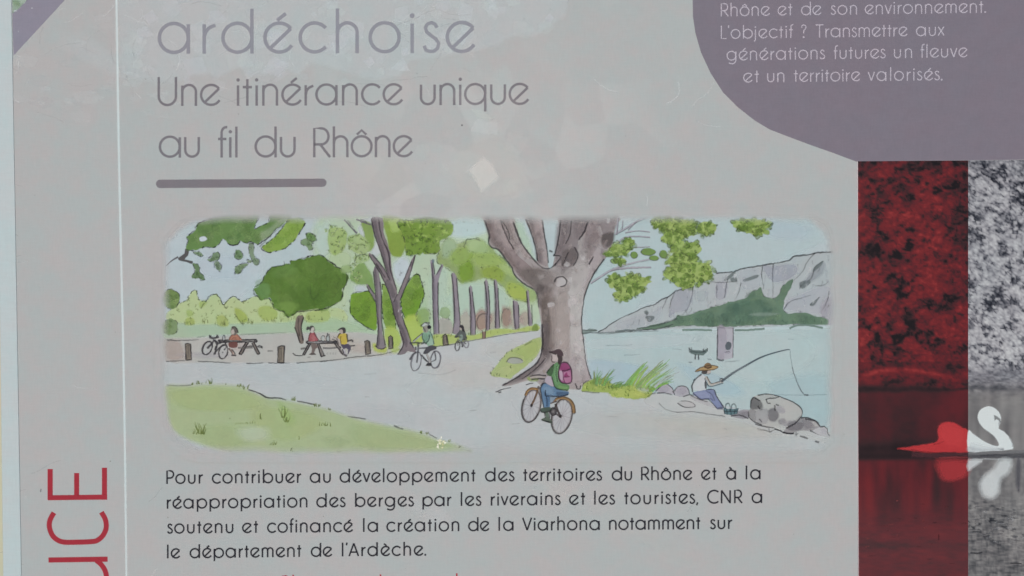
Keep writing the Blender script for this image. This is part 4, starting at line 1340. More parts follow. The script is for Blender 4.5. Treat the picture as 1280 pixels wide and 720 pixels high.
pt.stroke(Q2((870, 365), (920, 350), (948, 362), (930, 378)), 1.2, INK, .85)
pt.stroke(Q2((895, 440), (960, 430), (966, 440)), 1.2, INK, .8)
for x in (572, 620, 660, 695):
    tick(pt, *Q2((x, 560))[0], 80, 3, .8, INK, .5)
pt.stroke(Q2((70, 540), (100, 572), (210, 578)), .8, INK, .5)
pt.stroke(Q2((285, 600), (330, 598)), 1, INK, .5)
pt.done()
bo = Ink('painted_bottle', art, M_WASH)
bo.fill(Q2((560, 360), (558, 310), (572, 285), (578, 250), (590, 248), (596, 290), (606, 312), (604, 362)), (160, 168, 166), 1, .8, 1)
bo.stroke(Q2((560, 360), (558, 310), (572, 285), (580, 248)), 1, INK, .8)
bo.stroke(Q2((596, 260), (600, 300), (606, 320), (604, 360)), .9, INK, .7)
bo.done()
bo = Ink('painted_glass', art, M_WASH)
bo.ell(*Q2((508, 322))[0], 2, 3.4, 0, (164, 172, 170), .8, .9)
bo.ring(*Q2((508, 325))[0], 2.2, 3.6, 10, .8, INK, .55, 90, 330)
bo.stroke(Q2((640, 335), (665, 345), (700, 360)), 1, INK, .7)
bo.done()
pe = Ink('painted_seated_person', art, M_WASH)
pe.fill(Q2((330, 398), (405, 398), (440, 450), (400, 480), (380, 540), (340, 545), (350, 480)), (112, 100, 96), 1, 1, 2)
pe.fill(Q2((300, 560), (340, 535), (390, 540), (412, 562), (340, 568)), (88, 80, 78), 1, .9, 1)
pe.fill(Q2((300, 365), (300, 310), (315, 260), (335, 235), (380, 234), (405, 285), (440, 345), (425, 360), (380, 366)), (162, 92, 96), 1, 1, 2)
pe.fill(Q2((345, 290), (390, 285), (395, 360), (350, 362)), (176, 110, 112), .8, 1.5, 2)
pe.stroke(Q2((335, 236), (308, 290), (300, 366)), 1.1, (104, 62, 68), .85)
pe.stroke(Q2((385, 238), (408, 290), (442, 348)), 1.1, (104, 62, 68), .85)
pe.ell(*Q2((352, 198))[0], 3.2, 4.2, 0, (184, 176, 168), 1, .9)
pe.fill(Q2((300, 180), (325, 145), (360, 140), (385, 165), (355, 165), (340, 185), (325, 225), (315, 205)), (76, 74, 72), 1, .9, 2)
pe.ell(*Q2((288, 178))[0], 1.7, 2.5, 20, (70, 68, 68), 1, .9)
pe.stroke(Q2((385, 170), (388, 200), (370, 225)), .8, INK, .7)
pe.done()
pe = Ink('painted_seated_person', art, M_WASH)
pe.fill(Q2((765, 410), (880, 405), (915, 460), (905, 500), (885, 545), (865, 555), (875, 490), (830, 470), (810, 540), (800, 520), (800, 470)), (82, 76, 92), 1, 1, 2)
pe.stroke(Q2((810, 480), (840, 560), (870, 575)), 2.2, (172, 166, 172), .9)
pe.stroke(Q2((745, 470), (780, 540), (860, 580)), 1.8, (84, 78, 80), .9)
pe.stroke(Q2((790, 480), (815, 540)), 1, INK, .8)
pe.fill(Q2((720, 312), (735, 275), (765, 252), (850, 256), (862, 300), (860, 400), (780, 410), (760, 345)), (188, 166, 74), 1, 1, 2)
pe.stroke(Q2((720, 312), (740, 272), (770, 252)), 1.2, INK, .8)
pe.stroke(Q2((770, 290), (765, 350), (775, 405)), .9, (120, 100, 50), .8)
pe.stroke(Q2((852, 260), (864, 310), (868, 380)), 1.1, INK, .8)
pe.stroke(Q2((715, 320), (735, 370), (750, 440)), 2.2, (176, 164, 156), 1)
pe.stroke(Q2((708, 320), (730, 375), (742, 440)), .9, INK, .7)
pe.ell(*Q2((785, 215))[0], 3.2, 3.8, 0, (170, 156, 148), 1, .9)
pe.fill(Q2((715, 210), (750, 180), (790, 163), (832, 172), (842, 215), (830, 250), (800, 248), (800, 215), (780, 195), (745, 205)), (66, 64, 64), 1, .9, 2)
pe.done()

# --- cyclist coming along the path
bi = Ink('painted_bicycle', art, M_WASH)
G2 = (84, 82, 90)
bi.ring(*N((183, 556))[0], 6.0, 11.8, 12, 1.2, G2, .8)
bi.ring(*N((400, 536))[0], 6.0, 10.6, 8, 1.3, G2, .85)
bi.ell(*N((183, 556))[0], 5.2, 10.8, 12, (176, 180, 184), .5, 1)
bi.ell(*N((400, 536))[0], 5.2, 9.6, 8, (176, 180, 184), .5, 1)
for q, w in (((110, 350, 170, 345, 270, 352), 1.7), ((112, 345, 140, 375, 150, 400), 1.2), ((205, 345, 204, 430, 190, 570), 2.4), ((175, 390, 180, 430), 2.4), ((112, 540, 140, 480, 185, 450), 1.7), ((215, 410, 330, 400), 1.4),
             ((240, 480, 300, 550, 330, 570), 1.3), ((300, 480, 330, 560), 1.2), ((385, 440, 400, 500, 400, 540), 1.5), ((260, 510, 305, 556), 1.5), ((330, 570, 400, 540), 1.0)):
    bi.stroke(N(*zip(q[0::2], q[1::2])), w, (70, 70, 76), .9, (1, .8), 3)
bi.done()
pe = Ink('painted_cyclist', art, M_WASH)
pe.stroke(N((262, 238), (205, 285), (150, 335)), 2.2, (160, 166, 160), 1, (1, .8), 3)
pe.stroke(N((255, 235), (200, 280), (145, 328)), .9, INK, .8)
pe.fill(N((255, 240), (300, 215), (345, 225), (372, 290), (386, 362), (322, 384), (300, 360), (270, 350), (252, 300)), (128, 162, 140), 1, 1, 2)
pe.fill(N((320, 300), (350, 280), (370, 320), (382, 360), (325, 380)), (152, 178, 160), .8, 2, 2)
pe.fill(N((262, 255), (300, 240), (320, 300), (280, 340), (258, 300)), (112, 146, 122), .7, 2, 2)
pe.stroke(N((256, 240), (252, 290), (280, 345)), 1.1, (74, 92, 84), .85)
pe.stroke(N((330, 250), (325, 310), (290, 350)), 1.1, (74, 92, 84), .85)
pe.stroke(N((352, 240), (372, 300), (386, 360)), .9, INK, .7)
pe.fill(N((260, 468), (290, 410), (330, 378), (385, 376), (414, 398), (400, 420), (345, 440), (310, 470)), (74, 74, 80), 1, 1, 2)
pe.stroke(N((300, 360), (270, 345), (240, 360)), 1.4, INK, .8)
pe.fill(N((286, 604), (310, 570), (352, 570), (356, 604), (320, 608)), (56, 56, 60), 1, .9, 1)
pe.stroke(N((300, 470), (325, 520), (338, 570)), 1.8, (160, 156, 154), .9)
pe.ell(*N((290, 190))[0], 3.6, 4.8, 0, (142, 140, 132), 1, .9)
pe.fill(N((245, 150), (270, 122), (310, 115), (345, 140), (330, 150), (290, 150), (262, 165)), (178, 186, 184), 1, .9, 2)
pe.stroke(N((262, 165), (272, 190), (290, 222)), 1.0, INK, .7)
pe.stroke(N((235, 155), (270, 125), (300, 118), (335, 130)), .9, INK, .8)
pe.stroke(N((290, 120), (320, 140), (330, 160)), 1, INK, .8)
pe.ell(*N((330, 170))[0], 2.6, 2.4, 0, (38, 40, 46), 1, .9)
pe.stroke(N((345, 190), (340, 240)), 1, INK, .6)
pe.done()

bi = Ink('painted_bicycle', art, M_WASH)
bi.ring(*N((648, 382))[0], 2.9, 6.0, 8, 1.2, (74, 72, 76), .9)
bi.ring(*N((746, 360))[0], 2.8, 4.6, 0, 1.0, (110, 106, 114), .8)
for q, w in (((652, 300, 650, 380), 1.1), ((690, 320, 710, 390), 1.6), ((660, 320, 700, 330), 1.2), ((710, 330, 745, 360), 1.0), ((690, 388, 712, 390), 1.4)):
    bi.stroke(N(*zip(q[0::2], q[1::2])), w, (80, 80, 84), .9)
bi.done()
pe = Ink('painted_cyclist', art, M_WASH)
pe.fill(N((616, 278), (645, 240), (680, 208), (730, 212), (748, 285), (720, 310), (700, 330), (680, 330), (690, 290), (660, 270), (640, 285)), (86, 92, 90), 1, 1, 2)
pe.fill(N((672, 260), (700, 250), (710, 290), (690, 330), (665, 310)), (128, 146, 138), .85, 1.2, 2)
pe.ell(*N((686, 182))[0], 1.8, 2.4, 0, (160, 152, 146), 1, .8)
pe.fill(N((665, 165), (690, 145), (715, 155), (722, 190), (730, 220), (700, 215), (695, 185), (678, 175)), (52, 50, 54), 1, .9, 2)
pe.stroke(N((616, 278), (650, 280), (690, 280)), 1.4, (70, 72, 74), .9)
pe.stroke(N((742, 275), (748, 295), (715, 320)), 1.3, (66, 66, 70), .9)
pe.done()

# --- the big plane tree
plane = Ink('painted_plane_tree', art, M_WASH)
pp = C((70, 45), (92, 100), (126, 190), (120, 250), (148, 288), (190, 300), (245, 370), (290, 430), (312, 490), (380, 550), (450, 590), (475, 640), (482, 720)) + \
    K((236, 430), (239, 480), (236, 535), (216, 580), (172, 612), (128, 640), (82, 664), (118, 664), (165, 650), (208, 640), (228, 660), (300, 672), (372, 680), (388, 670), (425, 640), (415, 610), (405, 570), (397, 500), (389, 430), (393, 365)) + \
    C((806, 690), (818, 630), (852, 540), (900, 450), (962, 370), (1012, 300), (1026, 200), (1042, 130), (1060, 45), (650, 45), (640, 130), (628, 210), (604, 330), (585, 420), (562, 442), (552, 400), (544, 310), (524, 200), (500, 45), (375, 45),
      (430, 185), (464, 290), (474, 385), (448, 372), (400, 310), (356, 246), (312, 140), (280, 45))
plane.fill(pp, (158, 150, 149), 1, 1.2, 2, .35)
for fn, q, c, a, f in ((C, (95, 80, 210, 60, 260, 200, 320, 330, 420, 420, 470, 500, 420, 560, 330, 480, 260, 380, 170, 270, 130, 200), (138, 122, 122), .8, 5), (C, (330, 460, 440, 430, 560, 460, 600, 560, 560, 640, 500, 640, 420, 560), (106, 97, 94), .85, 6),
                       (C, (470, 560, 540, 570, 560, 640, 540, 700, 485, 720), (88, 80, 80), .8, 4), (C, (640, 60, 840, 60, 830, 160, 770, 240, 760, 360, 700, 440, 620, 440, 600, 340), (128, 118, 120), .8, 5),
                       (C, (660, 310, 740, 285, 770, 340, 740, 410, 660, 430, 640, 380), (96, 88, 88), .75, 4), (C, (840, 60, 1040, 60, 1020, 180, 940, 200, 880, 260, 800, 300, 820, 180), (134, 122, 124), .75, 6), (C, (950, 190, 1030, 180, 1020, 260, 960, 300, 935, 240), (80, 72, 72), .85, 3),
                       (C, (225, 80, 300, 60, 340, 200, 390, 300, 430, 370, 380, 350, 310, 260, 260, 180), (158, 144, 142), .7, 4), (C, (400, 60, 500, 60, 520, 200, 545, 320, 545, 420, 500, 410, 480, 380, 470, 270), (146, 132, 132), .8, 3), (C, (465, 330, 500, 300, 510, 400, 480, 390), (112, 102, 106), .7, 3),
                       (K, (236, 320, 290, 330, 300, 420, 290, 520, 240, 540, 238, 440), (112, 101, 97), .9, 6), (K, (236, 330, 262, 340, 268, 430, 262, 520, 238, 535, 238, 440), (92, 84, 80), .7, 5), (K, (300, 300, 380, 310, 350, 420, 340, 520, 300, 560, 290, 440), (156, 146, 142), .8, 8), (K, (350, 280, 400, 290, 385, 420, 395, 520, 350, 540, 345, 420), (176, 173, 171), .9, 7), (K, (365, 300, 398, 300, 388, 420, 396, 500, 410, 590, 380, 640, 362, 520, 372, 420), (180, 178, 176), .7, 6),
                       (K, (250, 530, 270, 520, 268, 560, 220, 610, 150, 648, 90, 662, 150, 625, 215, 580), (98, 90, 92), .75, 4), (K, (345, 560, 400, 560, 420, 635, 390, 660, 350, 660), (168, 158, 160), .7, 6), (K, (236, 440, 262, 430, 262, 520, 240, 545), (92, 84, 86), .75, 4),
                       (K, (230, 610, 262, 600, 258, 660, 230, 655), (154, 144, 144), .7, 4), (C, (880, 270, 980, 300, 930, 380, 860, 500, 800, 600, 800, 500, 840, 400), (164, 154, 156), .7, 5)):
    plane.fill(fn(*zip(q[0::2], q[1::2])), c, a, f, 3)
for fn, x, y, rx, ry in ((C, 688, 410, 3.6, 3.2), (C, 806, 362, 3.2, 3.6), (C, 645, 540, 7, 5.4), (C, 930, 170, 3, 6), (K, 273, 356, 4.5, 3.4), (K, 352, 410, 3, 7), (K, 360, 340, 3, 5), (K, 372, 520, 5, 8), (K, 378, 590, 4, 7), (K, 388, 480, 3, 5), (K, 300, 455, 3, 3),
                         (K, 350, 310, 5, 4), (K, 310, 500, 2, 3), (K, 345, 345, 3, 6), (C, 720, 520, 5, 4), (C, 990, 90, 2.4, 3.4)):
    plane.ell(*fn((x, y))[0], rx, ry, rnd.uniform(-20, 20), (186, 180, 180), .75, 2, .25, 10)
for fn, q, c, a, f in ((C, (92, 60, 130, 60, 160, 190, 240, 300, 330, 420, 300, 430, 190, 300, 130, 250), (110, 96, 94), .7, 4), (C, (215, 60, 250, 60, 300, 180, 330, 260, 300, 280, 250, 200), (118, 106, 104), .6, 4),
                       (C, (150, 60, 200, 60, 240, 190, 290, 290, 260, 290, 190, 190), (164, 150, 148), .6, 4), (C, (400, 60, 430, 60, 470, 220, 490, 380, 470, 370, 440, 200), (112, 100, 100), .7, 3), (C, (470, 60, 500, 60, 535, 260, 545, 380, 520, 360, 500, 200), (168, 156, 156), .6, 3),
                       (C, (655, 60, 700, 60, 690, 200, 650, 320, 610, 330, 640, 200), (108, 98, 100), .7, 4), (C, (740, 60, 830, 60, 810, 170, 760, 230, 740, 160), (112, 102, 104), .6, 4), (C, (860, 200, 940, 140, 930, 240, 880, 330, 830, 380, 830, 290), (124, 112, 112), .6, 5),
                       (C, (480, 480, 600, 450, 640, 480, 600, 560, 520, 560), (140, 130, 128), .6, 5), (C, (740, 420, 860, 400, 830, 520, 760, 640, 700, 640, 720, 520), (176, 170, 168), .65, 6), (K, (268, 360, 330, 350, 340, 420, 320, 520, 280, 500, 275, 430), (160, 150, 146), .55, 6)):
    plane.fill(fn(*zip(q[0::2], q[1::2])), c, a, f, 3)
for k in range(170):
    x, y = rnd.uniform(604, 770), rnd.uniform(272, 340)
    if inside((x, y), pp):
        plane.ell(x, y, rnd.uniform(.8, 2.6), rnd.uniform(1.5, 6), rnd.uniform(-40, 40), rnd.choice(((166, 154, 152), (110, 98, 98), (134, 120, 118), (96, 86, 88))), rnd.uniform(.15, .4), 1.6, .3, 9, rnd.random())
for k in range(110):
    x, y = rnd.uniform(672, 735), rnd.uniform(330, 480)
    if inside((x, y), pp):
        plane.ell(x, y, rnd.uniform(1, 4), rnd.uniform(1, 5), rnd.uniform(-20, 20), rnd.choice(((174, 168, 167), (134, 126, 124), (148, 138, 136))), rnd.uniform(.15, .35), 2.4, .3, 9, rnd.random())
for fn, q, w in ((C, (92, 90, 126, 190, 120, 250, 148, 288, 190, 302, 245, 372, 290, 432), 1.6), (C, (290, 432, 312, 490, 380, 552, 450, 592, 476, 640, 482, 720), 1.3), (C, (205, 85, 240, 180, 262, 230, 305, 300), 1.2), (C, (215, 90, 260, 160, 275, 230), .9),
                 (C, (300, 110, 350, 240, 420, 340, 480, 410, 530, 440, 575, 432, 610, 400), 1.5), (C, (390, 80, 430, 185, 462, 290, 474, 385), 1.3), (C, (508, 85, 526, 200, 546, 310, 553, 400), 1.2), (C, (645, 85, 630, 200, 606, 320, 590, 350), 2.0),
                 (C, (720, 90, 710, 190, 680, 260), 1.0), (C, (840, 100, 815, 170, 775, 230), 1.4), (C, (740, 285, 768, 330, 760, 380, 735, 420), 1.0), (C, (600, 540, 610, 510, 660, 498, 688, 530, 670, 565, 640, 568), 1.1), (C, (655, 420, 700, 320), .9), (C, (960, 372, 900, 452, 852, 542, 818, 632, 804, 720), 1.4),
                 (C, (850, 410, 880, 350), 1.4), (C, (560, 310, 585, 320), 1.6), (C, (590, 340, 640, 350), 1.4), (C, (600, 420, 650, 350), 1.1), (C, (1040, 280, 1012, 300), 1.0),
                 (K, (237, 430, 240, 485, 236, 540, 214, 582, 170, 614, 128, 642, 85, 664), 1.5), (K, (250, 560, 215, 600, 160, 640), .9), (K, (393, 365, 389, 430, 397, 500, 405, 570, 416, 610, 426, 640), 1.1), (K, (365, 655, 372, 676, 382, 678, 386, 664), 1.1),
                 (K, (60, 690, 90, 678, 120, 672), .9), (K, (70, 692, 82, 688), 1.2), (K, (175, 662, 205, 655), .8), (C, (300, 100, 340, 200), .8)):
    plane.stroke(fn(*zip(q[0::2], q[1::2])), w, INK, .85, (1, .8), 3, .8, .3)
for k in range(34):
    x, y = rnd.uniform(604, 770), rnd.uniform(274, 486)
    if inside((x, y), pp) and (x < 700 or rnd.random() < .4):
        tick(plane, x, y, 90 + rnd.uniform(-30, 30), rnd.uniform(2, 6), .7, (70, 60, 62), rnd.uniform(.25, .6), rnd.uniform(-.2, .2))
plane.fill(K((180, 634), (210, 626), (228, 634), (220, 648), (190, 648)), (132, 152, 84), .8, 2, 3)
# thin side limbs to the right
for q, w in (((1035, 190, 1110, 150, 1200, 95, 1285, 60), 2.6), ((1020, 290, 1090, 225, 1160, 205, 1290, 212), 1.7), ((860, 545, 930, 500, 1010, 450, 1120, 410, 1290, 370), 2.6), ((1010, 450, 1120, 435, 1300, 430), 1.8), ((1085, 160, 1095, 90), 1.0), ((1110, 180, 1200, 165, 1290, 175), 1.2),
             ((1130, 160, 1190, 100), 1.1), ((1100, 290, 1200, 285, 1290, 280), 1.2), ((1050, 190, 1060, 60), 3.0)):
    plane.stroke(C(*zip(q[0::2], q[1::2])), w, (160, 156, 164), .95, (1, .6), 3)
    plane.stroke([(x + .4, y + w * .45) for x, y in C(*zip(q[0::2], q[1::2]))], .8, (92, 92, 98), .7, (1, .6), 3)
plane = plane.done()

LG = ((112, 138, 64), (132, 156, 78), (94, 120, 54), (152, 172, 96), (122, 148, 70))


def leaf_cluster(parts, base=(152, 172, 98), n=40):
    o = Ink('painted_leaf_cluster', art, M_WASH)
    for cx, cy, rx, ry in parts:
        x0, y0 = D((cx, cy))[0]
        ax, ay = rx / 4.129, ry / 4.129
        pts = [(x0 + ax * .88 * math.cos(t) * rnd.uniform(.8, 1.1), y0 + ay * .88 * math.sin(t) * rnd.uniform(.8, 1.1)) for t in [6.283 * k / 16 for k in range(16)]]
        o.fill(pts, base, 1, 1.2, 2, .7)
        m = int(n * ax * ay / 330) + 6
        for k in range(m):
            t, q = rnd.uniform(0, 6.283), rnd.random() ** .45
            x, y = x0 + ax * q * math.cos(t) * .95, y0 + ay * q * math.sin(t) * .95
            dirn = math.degrees(math.atan2(y - y0, (x - x0))) + rnd.uniform(-35, 35)
            l = rnd.uniform(2.2, 4.6)
            dark = rnd.random() < (.25 + .5 * max(0, math.sin(t)) * q)
            o.ell(x, y, l, l * rnd.uniform(.55, .85), dirn, LG[2] if dark else rnd.choice(LG), rnd.uniform(.45, .85), 1.1, .14, 9, rnd.random())
            if rnd.random() < .42:
                o.ring(x, y, l, l * .55, dirn, .7, (70, 84, 48), .7, rnd.uniform(-90, 0), rnd.uniform(60, 150))
            elif rnd.random() < .4:
                tick(o, x, y, -dirn, l * 1.2, .7, (70, 84, 48), .7, .2)
    return o


leaf_cluster(((395, 85, 80, 45), (480, 105, 70, 55), (410, 155, 60, 45), (330, 70, 30, 30), (590, 105, 62, 40)), n=46).done()
leaf_cluster(((470, 270, 90, 70), (530, 330, 110, 72), (440, 340, 80, 50), (480, 390, 60, 30), (520, 210, 50, 42), (450, 200, 40, 40)), n=46).done()
leaf_cluster(((195, 400, 90, 62), (150, 455, 50, 26), (110, 370, 38, 38), (250, 380, 60, 30)), n=46).done()
leaf_cluster(((825, 90, 105, 42), (850, 120, 55, 26), (760, 85, 45, 26)), n=50).done()
lc = leaf_cluster(((150, 215, 60, 40), (145, 272, 34, 20), (90, 238, 30, 14), (195, 180, 36, 26)), n=40)
for x, y, rx, ry in ((217, 242, 4.4, 4.4), (290, 226, 9, 4.6), (368, 238, 4.8, 5.2), (320, 258, 6, 3.2)):
    lc.ell(*D((x, y))[0], rx, ry, 0, (108, 138, 62), .95, 1, .06)
    lc.ring(*D((x, y))[0], rx, ry, 0, .8, (70, 84, 50), .7, 0, 230)
lc.done()

# --- small grass bank at the foot of the tree
gl_ = Ink('painted_grass_bank', art, M_WASH)
gp = U_((196, 405), (232, 350), (300, 262), (350, 200), (382, 168), (440, 140), (480, 112), (560, 80), (620, 50), (690, 22), (738, 18), (738, 90), (722, 160), (690, 215), (640, 262), (590, 310), (540, 350), (480, 395), (440, 428), (400, 455), (300, 440), (232, 432))
gl_.fill(gp, (162, 177, 118), 1, 2, 2, .5)
gl_.fill(U_((440, 170), (560, 90), (690, 40), (720, 120), (660, 210), (560, 270), (540, 220)), (156, 174, 104), .75, 6, 3)
gl_.fill(U_((220, 400), (320, 330), (440, 330), (430, 400), (330, 430)), (166, 178, 124), .7, 6, 3)
gl_.fill(U_((375, 275), (410, 232), (500, 235), (545, 260), (530, 288), (440, 296)), (158, 162, 158), .9, 1.6, 3)
gl_.stroke(U_((365, 280), (405, 232), (500, 236), (540, 262)), .9, INK, .6, None, 3)
gl_.stroke(U_((560, 100), (620, 65), (640, 50)), 1, INK, .5)
for x, y in ((196, 400), (205, 408), (232, 352), (240, 430), (290, 430), (300, 270), (322, 245), (348, 222), (372, 190), (372, 432), (430, 165), (495, 148), (410, 342), (645, 262), (265, 420)):
    tick(gl_, *U_((x, y))[0], rnd.uniform(60, 110), rnd.uniform(2, 4), 1, (92, 104, 62), .8)
gl_.done()

# --- rocky river bank
rb = Ink('painted_river_bank', art, M_WASH)
rb.fill(Hh := [(800 + x / 4.236, 390 + y / 4.236) for x, y in ((20, 470), (60, 435), (110, 430), (180, 440), (270, 440), (320, 468), (400, 505), (450, 520), (520, 545), (580, 550), (620, 590), (700, 615), (850, 640), (940, 670), (1010, 668), (1010, 700), (800, 650), (700, 640),
                                                               (580, 590), (460, 560), (300, 535), (150, 530), (60, 500))], (182, 185, 184), 1, 2, 2)
rb.stroke([(800 + x / 4.236, 390 + y / 4.236) for x, y in ((100, 480), (130, 512), (190, 530), (280, 528), (360, 540), (450, 552))], 1.0, INK, .6, (.6, 1), 3, .8, .3)
rb.stroke([(800 + x / 4.236, 390 + y / 4.236) for x, y in ((620, 618), (690, 632), (720, 622), (780, 642), (830, 648))], 1.0, INK, .6, (1, .8), 3, .8, .4)
rb.stroke(T((640, 600), (680, 612), (720, 626)), 1.3, INK, .7)
rb.stroke(T((785, 652), (832, 664)), 1.5, INK, .7)
rb.stroke(T((330, 520), (335, 560), (360, 548)), .9, INK, .6)
rb.stroke(T((600, 560), (598, 600), (620, 570)), .9, INK, .6)
rb.done()


def rock(fn, q, c, shades=(), lines=(), w=1.1):
    o = Ink('painted_rock', art, M_WASH)
    p_ = fn(*zip(q[0::2], q[1::2]))
    o.fill(p_, c, 1, 1.1, 2, .25)
    for s, cc, a in shades:
        o.fill(fn(*zip(s[0::2], s[1::2])), cc, a, 2.2, 3)
    for l in lines:
        o.stroke(fn(*zip(l[0::2], l[1::2])), w, INK, .8, (1, .7), 3, .8, .25)
    o.done()


rock(S, (720, 640, 740, 615, 800, 575, 850, 598, 880, 640, 886, 672, 840, 664, 780, 660), (170, 168, 174), (((730, 630, 800, 590, 840, 620, 800, 655), (156, 152, 162), .7),), ((715, 640, 760, 600, 800, 570, 850, 598, 884, 642, 890, 675), (730, 658, 800, 656, 860, 672), (870, 640, 890, 670)))
rock(S, (884, 640, 910, 605, 960, 592, 1005, 612, 1020, 665, 960, 690, 900, 680), (168, 167, 174), (((900, 640, 960, 605, 1000, 640, 960, 670), (154, 150, 160), .6),), ((884, 640, 912, 604, 960, 594, 1005, 614, 1024, 668), (965, 690, 1030, 672, 1090, 690)))
rock(Q, (30, 515, 60, 498, 110, 505, 132, 530, 70, 535), (178, 178, 178), (), ((30, 512, 70, 535, 130, 532, 105, 505, 50, 500),), .9)
rock(Q, (105, 470, 150, 478, 215, 505, 250, 540, 180, 520, 110, 490), (172, 172, 174), (), ((108, 470, 150, 490, 200, 505),), .9)
rock(Q, (330, 585, 380, 555, 430, 550, 445, 590, 400, 600), (150, 148, 154), (((380, 565, 430, 560, 435, 590, 390, 590), (124, 122, 128), .7),), ((330, 586, 380, 580, 430, 600),))
rock(T, (500, 520, 560, 490, 640, 420, 700, 415, 780, 440, 830, 480, 842, 510, 760, 545, 640, 545, 560, 572, 480, 565), (146, 144, 146), (((520, 520, 620, 460, 680, 480, 640, 540, 540, 545), (112, 108, 112), .8), ((660, 440, 740, 450, 790, 490, 720, 530, 680, 500), (128, 124, 128), .7), ((760, 450, 820, 480, 825, 505, 780, 500), (176, 176, 174), .7)),
     ((500, 520, 560, 495, 620, 440), (650, 420, 700, 415, 780, 440, 840, 500), (470, 562, 530, 575, 580, 570), (690, 430, 780, 445, 830, 470), (740, 545, 800, 570, 860, 592)), 1.5)
rock(T, (760, 548, 840, 510, 880, 503, 915, 535, 925, 580, 945, 608, 860, 600), (178, 178, 180), (((850, 530, 900, 530, 910, 580, 860, 580), (166, 164, 170), .6),), ((840, 512, 880, 504, 912, 530, 912, 560, 940, 606),))
rock(T, (145, 325, 150, 250, 176, 210, 215, 192, 320, 180, 430, 205, 560, 255, 640, 310, 666, 370, 640, 420, 590, 472, 520, 508, 400, 505, 260, 492, 170, 450, 130, 410, 122, 360), (176, 177, 174),
     (((150, 250, 180, 215, 250, 255, 262, 300, 230, 330, 150, 330), (96, 96, 98), .85), ((125, 360, 150, 330, 200, 350, 200, 450, 160, 440, 130, 400), (132, 130, 132), .8), ((320, 340, 390, 320, 430, 390, 400, 450, 340, 450, 310, 400), (110, 108, 112), .85),
      ((200, 350, 310, 330, 320, 440, 280, 480, 200, 450), (154, 152, 154), .8), ((420, 440, 480, 425, 500, 470, 440, 485), (134, 132, 136), .8), ((480, 460, 570, 440, 600, 460, 520, 505, 470, 500), (150, 148, 152), .7), ((400, 290, 480, 320, 490, 370, 420, 360), (150, 148, 154), .7),
      ((230, 280, 270, 290, 260, 340, 225, 330), (112, 112, 112), .7), ((200, 205, 320, 190, 420, 215, 300, 240, 230, 240), (166, 170, 168), .6), ((520, 470, 600, 440, 640, 400, 650, 420, 590, 480, 520, 508), (110, 108, 112), .7)),
     ((215, 192, 320, 180, 430, 205, 560, 255, 640, 310, 664, 372, 640, 420, 590, 472, 520, 508), (176, 210, 150, 250, 145, 325), (122, 355, 130, 410, 170, 452, 260, 490), (176, 212, 245, 250), (300, 240, 320, 225, 400, 218, 430, 205), (300, 240, 315, 270, 345, 272), (385, 290, 392, 350), (400, 285, 430, 290),
      (380, 528, 440, 545, 480, 570, 570, 575), (190, 480, 260, 500, 380, 520), (215, 300, 240, 330), (230, 430, 260, 460)), 1.2)

# --- waterside grass
wg = Ink('painted_waterside_grass', art, M_WASH)
wg.fill(S((50, 622), (70, 575), (110, 548), (150, 530), (200, 520), (260, 540), (320, 575), (400, 580), (460, 570), (540, 592), (600, 600), (650, 605), (720, 600), (700, 640), (660, 690), (600, 705), (520, 712), (420, 700), (320, 690), (290, 655), (180, 652), (60, 640)),
        (150, 168, 88), 1, 2, 2, .8)
wg.fill(S((140, 540), (200, 510), (270, 540), (310, 570), (200, 590), (140, 575)), (104, 132, 66), .8, 4, 3)
wg.fill(S((330, 640), (460, 625), (600, 645), (640, 680), (540, 700), (400, 695), (320, 680)), (172, 182, 98), .8, 5, 3)
wg.fill(S((540, 600), (640, 610), (660, 650), (580, 640)), (174, 186, 178), .6, 4, 3)
for x0, y0, x1, y1, n, c in ((455, 585, 630, 350, 9, (124, 154, 88)), (520, 595, 640, 390, 8, (140, 170, 94)), (560, 605, 815, 350, 11, (128, 158, 96)), (600, 605, 740, 430, 8, (150, 176, 108)), (640, 610, 860, 440, 9, (134, 162, 100)), (670, 635, 855, 515, 7, (120, 150, 84)), (690, 600, 900, 420, 3, (168, 190, 180)),
                             (190, 580, 175, 410, 4, (110, 144, 90)), (200, 575, 262, 450, 5, (110, 142, 86)), (230, 580, 322, 440, 6, (112, 142, 96)), (260, 575, 310, 490, 6, (124, 152, 84)), (330, 610, 410, 555, 8, (104, 132, 74)), (400, 600, 440, 560, 6, (104, 132, 74))):
    for k in range(n):
        dx, dy = rnd.uniform(-26, 26), rnd.uniform(-10, 14)
        ex, ey = x1 + dx * 1.1 + rnd.uniform(-18, 18), y1 + rnd.uniform(-8, 60)
        p0, p1 = S((x0 + dx, y0 + dy))[0], S((ex, ey))[0]
        m = ((p0[0] + p1[0]) / 2 - 1.2, (p0[1] + p1[1]) / 2 - .6)
        cc = tuple(min(220, max(30, v + rnd.randint(-16, 16))) for v in c)
        wg.stroke([p0, m, p1], rnd.uniform(1.0, 1.9), cc, .9, (1.1, .25), 3, .8)
for k in range(70):
    x = rnd.uniform(70, 660)
    tick(wg, *S((x, rnd.uniform(600, 700) if x > 300 else rnd.uniform(570, 645)))[0], rnd.uniform(60, 120), rnd.uniform(2, 5), .9, rnd.choice(((96, 124, 48), (112, 140, 56), (190, 198, 110), (84, 104, 50))), .75)
wg.stroke(S((52, 640), (150, 652), (210, 655)), 1, (84, 92, 60), .7)
wg.stroke(S((640, 690), (680, 665), (720, 655)), 1, INK, .6)
wg.stroke(S((62, 580), (90, 552), (120, 548)), .9, INK, .6)
wg.done()

